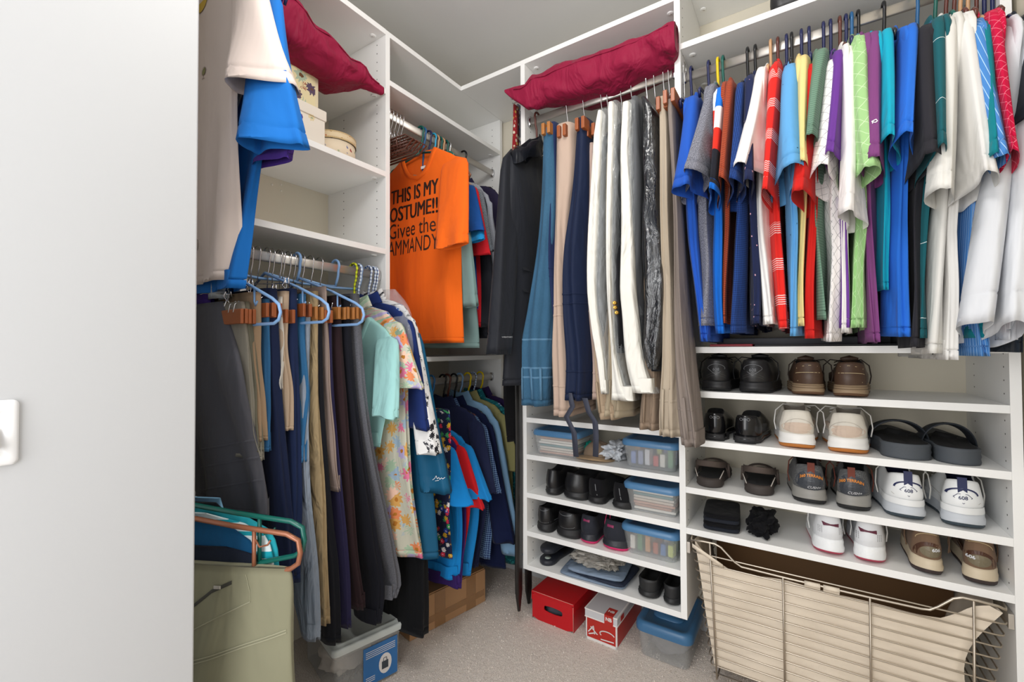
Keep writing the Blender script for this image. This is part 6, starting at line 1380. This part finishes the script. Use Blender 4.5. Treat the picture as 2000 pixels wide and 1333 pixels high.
for j in range(15):
    f=j/14; row=[]
    for i in range(nx+1):
        g=i/nx; zt=topz(-.312+g*.69); z=zt+(Z(-.985)-zt)*f; a,b_,y=front(z); a+=.010; b_-=.010
        right=.045*max(0,g-.9)/.1*math.sin(min(1,f*1.3)*math.pi)*-1
        x=a+(b_-a)*g+right
        row.append((x,y+.008+.006*noise.noise(Vector((g*6,f*3,1)))+.003*math.sin(g*23+f*7),z))
    rows_.append(row)
m.loft(rows_,closed=False)
for (ga,xs_) in ((0,0),(nx,1)):
    L_=[]
    for row in rows_:
        p=row[ga]; L_.append([(p[0]+(.006 if not xs_ else -.006)*math.sin(q*2),p[1]+(YB-.07-p[1])*q/6,p[2]) for q in range(7)])
    m.loft(L_,closed=False,flip=bool(xs_))
L_=[rows_[-1],[(p[0],YB-.07,p[2]) for p in rows_[-1]],[(p[0],YB-.07,Z(-.63)) for p in rows_[-1]]]
m.loft(L_,closed=False); m.build('canvas_liner',CV,bk)
for (l,r) in ((1571,1602),(1608,1640)):
    a=W(l,1139+(l-1571)*.23,'Y',1.481); b_=W(r,1139+(r-1571)*.23,'Y',1.481)
    m=MB(); m.tube([a,(a+b_)/2,b_],.0062,10); m.add([tuple(a+Vector((0,.004,0))),tuple(b_+Vector((0,.004,0))),tuple(b_+Vector((0,.012,-.022))),tuple(a+Vector((0,.012,-.022)))],[(0,1,2,3)]); m.build('liner_loop',CV,bk)
a=W(1350,1050,'Y',1.49); m=MB(); ribbon(m,[a+Vector((.0,.01,.002)),W(1352,1066,'Y',1.475),W(1378,1084,'Y',1.478),W(1412,1108,'Y',1.482)],(0,0,.006)); m.build('liner_hem',CV,bk)
m=MB(); m.box(-.27,1.70,Z(-.95),.33,1.706,Z(-.600)); m.build('cardboard_sheet',plain('brown_board','#7a5a3a',.8,var=.15,bs=20),label='brown cardboard sheet standing inside the wire basket',cat='cardboard')
# ---------------------------------------------------------------- on the shelf under the shirts
zt=Z(.0045)
x0,x1=spanx(1400,1755,670,1.62); m=MB(); m.box(x0,1.62,zt+.0005,min(x1,.36),1.80,zt+.028); m.build('storage_case',plain('slate_grey_fabric','#6c6e73',.8,bump=.2,bs=120),smooth=False,bevel=.006,label='flat grey case lying at the back of the shelf under the shirts',cat='case')
x0,x1=spanx(1386,1470,675,1.515); m=MB(); m.box(x0,1.515,zt+.0005,x1,1.60,zt+.008); m.build('folder',plain('crimson_card','#a01c2c',.5),smooth=False,bevel=.002,label='thin crimson folder at the front of the shelf below the blue polo',cat='folder')
x0,x1=spanx(1473,1760,675,1.515); m=MB(); m.box(x0,1.518,zt+.0005,x1,1.61,zt+.006); m.build('tray',plain('black_tray','#1c1c1f',.5),smooth=False,bevel=.002,label='thin black tray on the shelf under the shirts',cat='tray')
# black bag on the high shelf
zt=Z(.9965); x0=W(1503,15,'Y',1.53).x; x1=W(1640,0,'Y',1.53).x
t=thing('handbag','black leather bag at the top edge on the high right shelf','bag',((x0+x1)/2,1.62,zt))
LE=plain('black_bag_leather','#222224',.42,bump=.25,bs=70)
m=MB(); cx,cy=(x0+x1)/2,1.62; hwx=(x1-x0)/2
m.loft([rr4(cx,cy,zt+.0005,hwx*.90,.085,.03),rr4(cx,cy,zt+.008,hwx*.96,.092,.032),rr4(cx,cy,zt+.05,hwx*1.0,.094,.03),rr4(cx,cy,zt+.14,hwx*.97,.08,.03),rr4(cx,cy,zt+.20,hwx*.92,.05,.02),rr4(cx,cy,zt+.22,hwx*.88,.02,.01)],True,True); m.build('bag_body',LE,t)
m=MB(); m.tube([(cx-.08,cy-.03,zt+.2),(cx-.07,cy-.035,zt+.26),(cx,cy-.035,zt+.275),(cx+.07,cy-.035,zt+.26),(cx+.08,cy-.03,zt+.2)],.006,8); m.build('handle',LE,t)
m=MB(); m.tube([tuple(p) for p in rr4(cx,cy,zt+.018,hwx*.985,.0965,.034)],.003,6,closed=True); m.build('piping',LE,t)
# ---------------------------------------------------------------- maroon cushions rolled on the high shelves
MAR=fab('#8f1a3c',wr=.9,wrs=14,rough=.6)
def roll(label,fn,st,yc,seed,name='rolled_cushion'):
    """st: list of (px,ytop,ybot,half depth); fn maps px,py to a point on the facing plane"""
    m=MB(); N=36; K=(len(st)-1)*6+1; xs=range(len(st)); loops=[]; fr=[]
    for k in range(K):
        q=k/6; v=[float(np.interp(q,xs,[s_[j] for s_ in st])) for j in range(4)]
        a=fn(v[0],v[1]); b_=fn(v[0],v[2]); c_=(a+b_)/2; hz_=max(.002,(a.z-b_.z)/2); L_=[]
        for i in range(N):
            th=2*math.pi*i/N; ca=math.copysign(abs(math.cos(th))**.8,math.cos(th)); sa=math.copysign(abs(math.sin(th))**.75,math.sin(th))
            p=Vector((q*1.1+seed,ca*.9,sa*.9)); wv=noise.noise(Vector((q*.45+seed,ca*.8,sa*.8)))*.20+noise.noise(Vector((q*.9+seed*2,ca*2.2,sa*2.2)))*.10+noise.noise(Vector((q*2.2+ca*2,sa*3,seed)))*.045
            crease=-.10*abs(math.sin(q*.75+sa*1.1+seed))**10*(.5+.5*ca)
            r=1+wv+crease
            L_.append((ca*v[3]*r,sa*hz_*r,c_))
        loops.append(L_); fr.append(v)
    return m,loops
def place_roll(label,fn,st,yc,seed,axis):
    _,lo=roll(label,fn,st,yc,seed); m=MB(); out=[]
    for k,L_ in enumerate(lo):
        c_=L_[0][2]; row=[]
        dep=float(np.interp(k/6,range(len(st)),[s_[3] for s_ in st]))
        for d,h,_ in L_:
            if axis=='R': row.append((c_.x,yc+dep-d if True else 0,c_.z+h))
            else: row.append((yc-dep+d,c_.y,c_.z+h))
        out.append(row)
    m.loft(out,True,True,flip=(axis=='R')); t=thing('rolled_cushion',label,'cushion',tuple(np.mean([o for o in out[len(out)//2]],axis=0)),'maroon rolled cushions')
    m.build('cover',MAR,t)
    m=MB(); m.tube([tuple(Vector(r[2])+Vector((0,-.002,0)) if axis=='R' else Vector(r[2])+Vector((.002,0,0))) for r in out[6:-3:4]],.0022,6); m.build('piping_seam',MAR,t)
place_roll('maroon rolled cushion on the shelf over the trouser rod, its end flopping past the post',lambda x,y:W(x,y,'Y',1.43),[(985,174,180,.006),(1003,166,196,.012),(1024,160,211,.02),(1036,140,203,.03),(1052,128,192,.05),(1080,116,188,.07),(1120,100,180,.09),(1160,82,166,.10),(1200,70,150,.10),(1240,60,130,.10),(1280,46,112,.09),(1305,34,102,.07),(1317,32,90,.03)],1.43,1,'R')
place_roll('maroon rolled cushion on the left wall shelf above the keepsake boxes',lambda x,y:W(x,y,'X',-1.215),[(512,-60,44,.08),(545,-40,70,.10),(585,-15,92,.10),(620,24,118,.10),(655,56,138,.10),(690,92,158,.09),(712,112,163,.06),(722,132,164,.03),(730,154,170,.02),(740,160,177,.018),(751,168,184,.012)],-1.215,5,'L')
# ---------------------------------------------------------------- keepsake boxes on the left shelf
zt=Z(.6455)
PAT=fab('#e3d2b8','floral','#b9503f',s=.022,w=.30,extra=['#a03c35','#c9a24a','#5a6fa0','#7a9a6a','#e3d2b8','#e3d2b8'],rough=.6,sheen=0,wr=.05)
GOLDB=fab('#c9b186','check','#b08e58',s=.006,w=.4,rough=.6,sheen=0,wr=.05)
pl_=W(634,285,'X',-1.30); pr_=W(711,285,'X',-1.30); yc=(pl_.y+pr_.y)/2; ry=abs(pr_.y-pl_.y)/2; xc=-1.375; rx=.085
h1=W(672,262,'X',-1.30).z-zt
t=thing('oval_box','oval hat box printed with small toys and flowers on the left shelf','box',(xc,yc,zt))
el=lambda k,z:[(xc+rx*k*math.cos(a),yc+ry*k*math.sin(a),z) for a in [2*math.pi*i/40 for i in range(40)]]
m=MB(); m.loft([el(.97,zt+.0005),el(.97,zt+h1*.75)],True,True); m.build('box_body',PAT,t)
m=MB(); m.loft([el(1,zt+h1*.72),el(1.005,zt+h1*.73),el(1.005,zt+h1*.98),el(.99,zt+h1),el(.93,zt+h1)],cap1=True); m.build('lid',fab('#dcc8a4','floral','#b08e58',s=.012,w=.3,extra=['#b9603f','#b08e58','#dcc8a4'],rough=.6,sheen=0,wr=.05),t)
m=MB(); m.loft([el(1.012,zt+h1*.71),el(1.012,zt+h1*.76)]); m.loft([el(1.012,zt+h1*.95),el(1.012,zt+h1*.99)]); m.build('lid_trim',GOLDB,t)
def kbox(name,label,x1,y0,y1,z0,h,dep,mat_,lidm,lid_h=.03,roof=False):
    t=thing(name,label,'box',(x1-dep/2,(y0+y1)/2,z0)); m=MB(); m.box(x1-dep,y0,z0+.0005,x1,y1,z0+h); m.build('box_body',mat_,t,smooth=False,bevel=.002)
    if not roof:
        m=MB(); m.box(x1-dep-.004,y0-.004,z0+h-lid_h,x1+.004,y1+.004,z0+h+.004); m.build('lid',lidm,t,smooth=False,bevel=.003)
    else:
        m=MB(); q=(y1-y0)*.18; zz=z0+h; m.loft([[(x,y0-.006,zz),(x,y0+q,zz+.075),(x,y1-q,zz+.075),(x,y1+.006,zz)] for x in (x1-dep-.004,x1+.004)],True,True); m.build('lid',lidm,t,smooth=False,bevel=.002)
        m=MB(); m.box(x1-dep-.006,y0+q-.008,zz+.075,x1+.006,y1-q+.008,zz+.080); m.build('roof_cap',GOLDB,t,smooth=False)
        m=MB(); m.box(x1,y0+.01,z0+.004,x1+.001,y1-.012,zz-.006); m.build('picture_panel',fab('#ddd0a6','floral','#6b4a30',s=.05,w=.42,extra=['#a0604a','#8b9a5a','#5a4a5f','#c9a24a','#a8b7a0'],rough=.6,sheen=0,wr=.05),t,smooth=False)
    return t
pa=W(580,260,'X',-1.29); pb=W(637,270,'X',-1.29); ztop=W(637,222,'X',-1.29).z
CRB=fab('#e2dacd','floral','#9aa58a',s=.05,w=.22,extra=['#a9b79a','#b0a6b8','#d9c9a0','#e2dacd'],rough=.6,sheen=0,wr=.05)
kbox('keepsake_box','square cream keepsake box with faint flowers beside the oval box',-1.29,pb.y-.19,pb.y-.004,zt,ztop-zt,.18,CRB,CRB)
z2=ztop+.0045; h2=W(620,150,'X',-1.30).z-z2
kbox('keepsake_box','gabled cream box painted with birds on top of the square one',-1.30,W(622,190,'X',-1.30).y-.15,W(622,190,'X',-1.30).y,z2,max(.05,h2),.13,fab('#dccfae',rough=.6,sheen=0,wr=.05),fab('#cfc08c','floral','#5f8f8a',s=.04,w=.4,extra=['#7fae9f','#cdb56a','#dccfae'],rough=.6,sheen=0,wr=.05),roof=True)
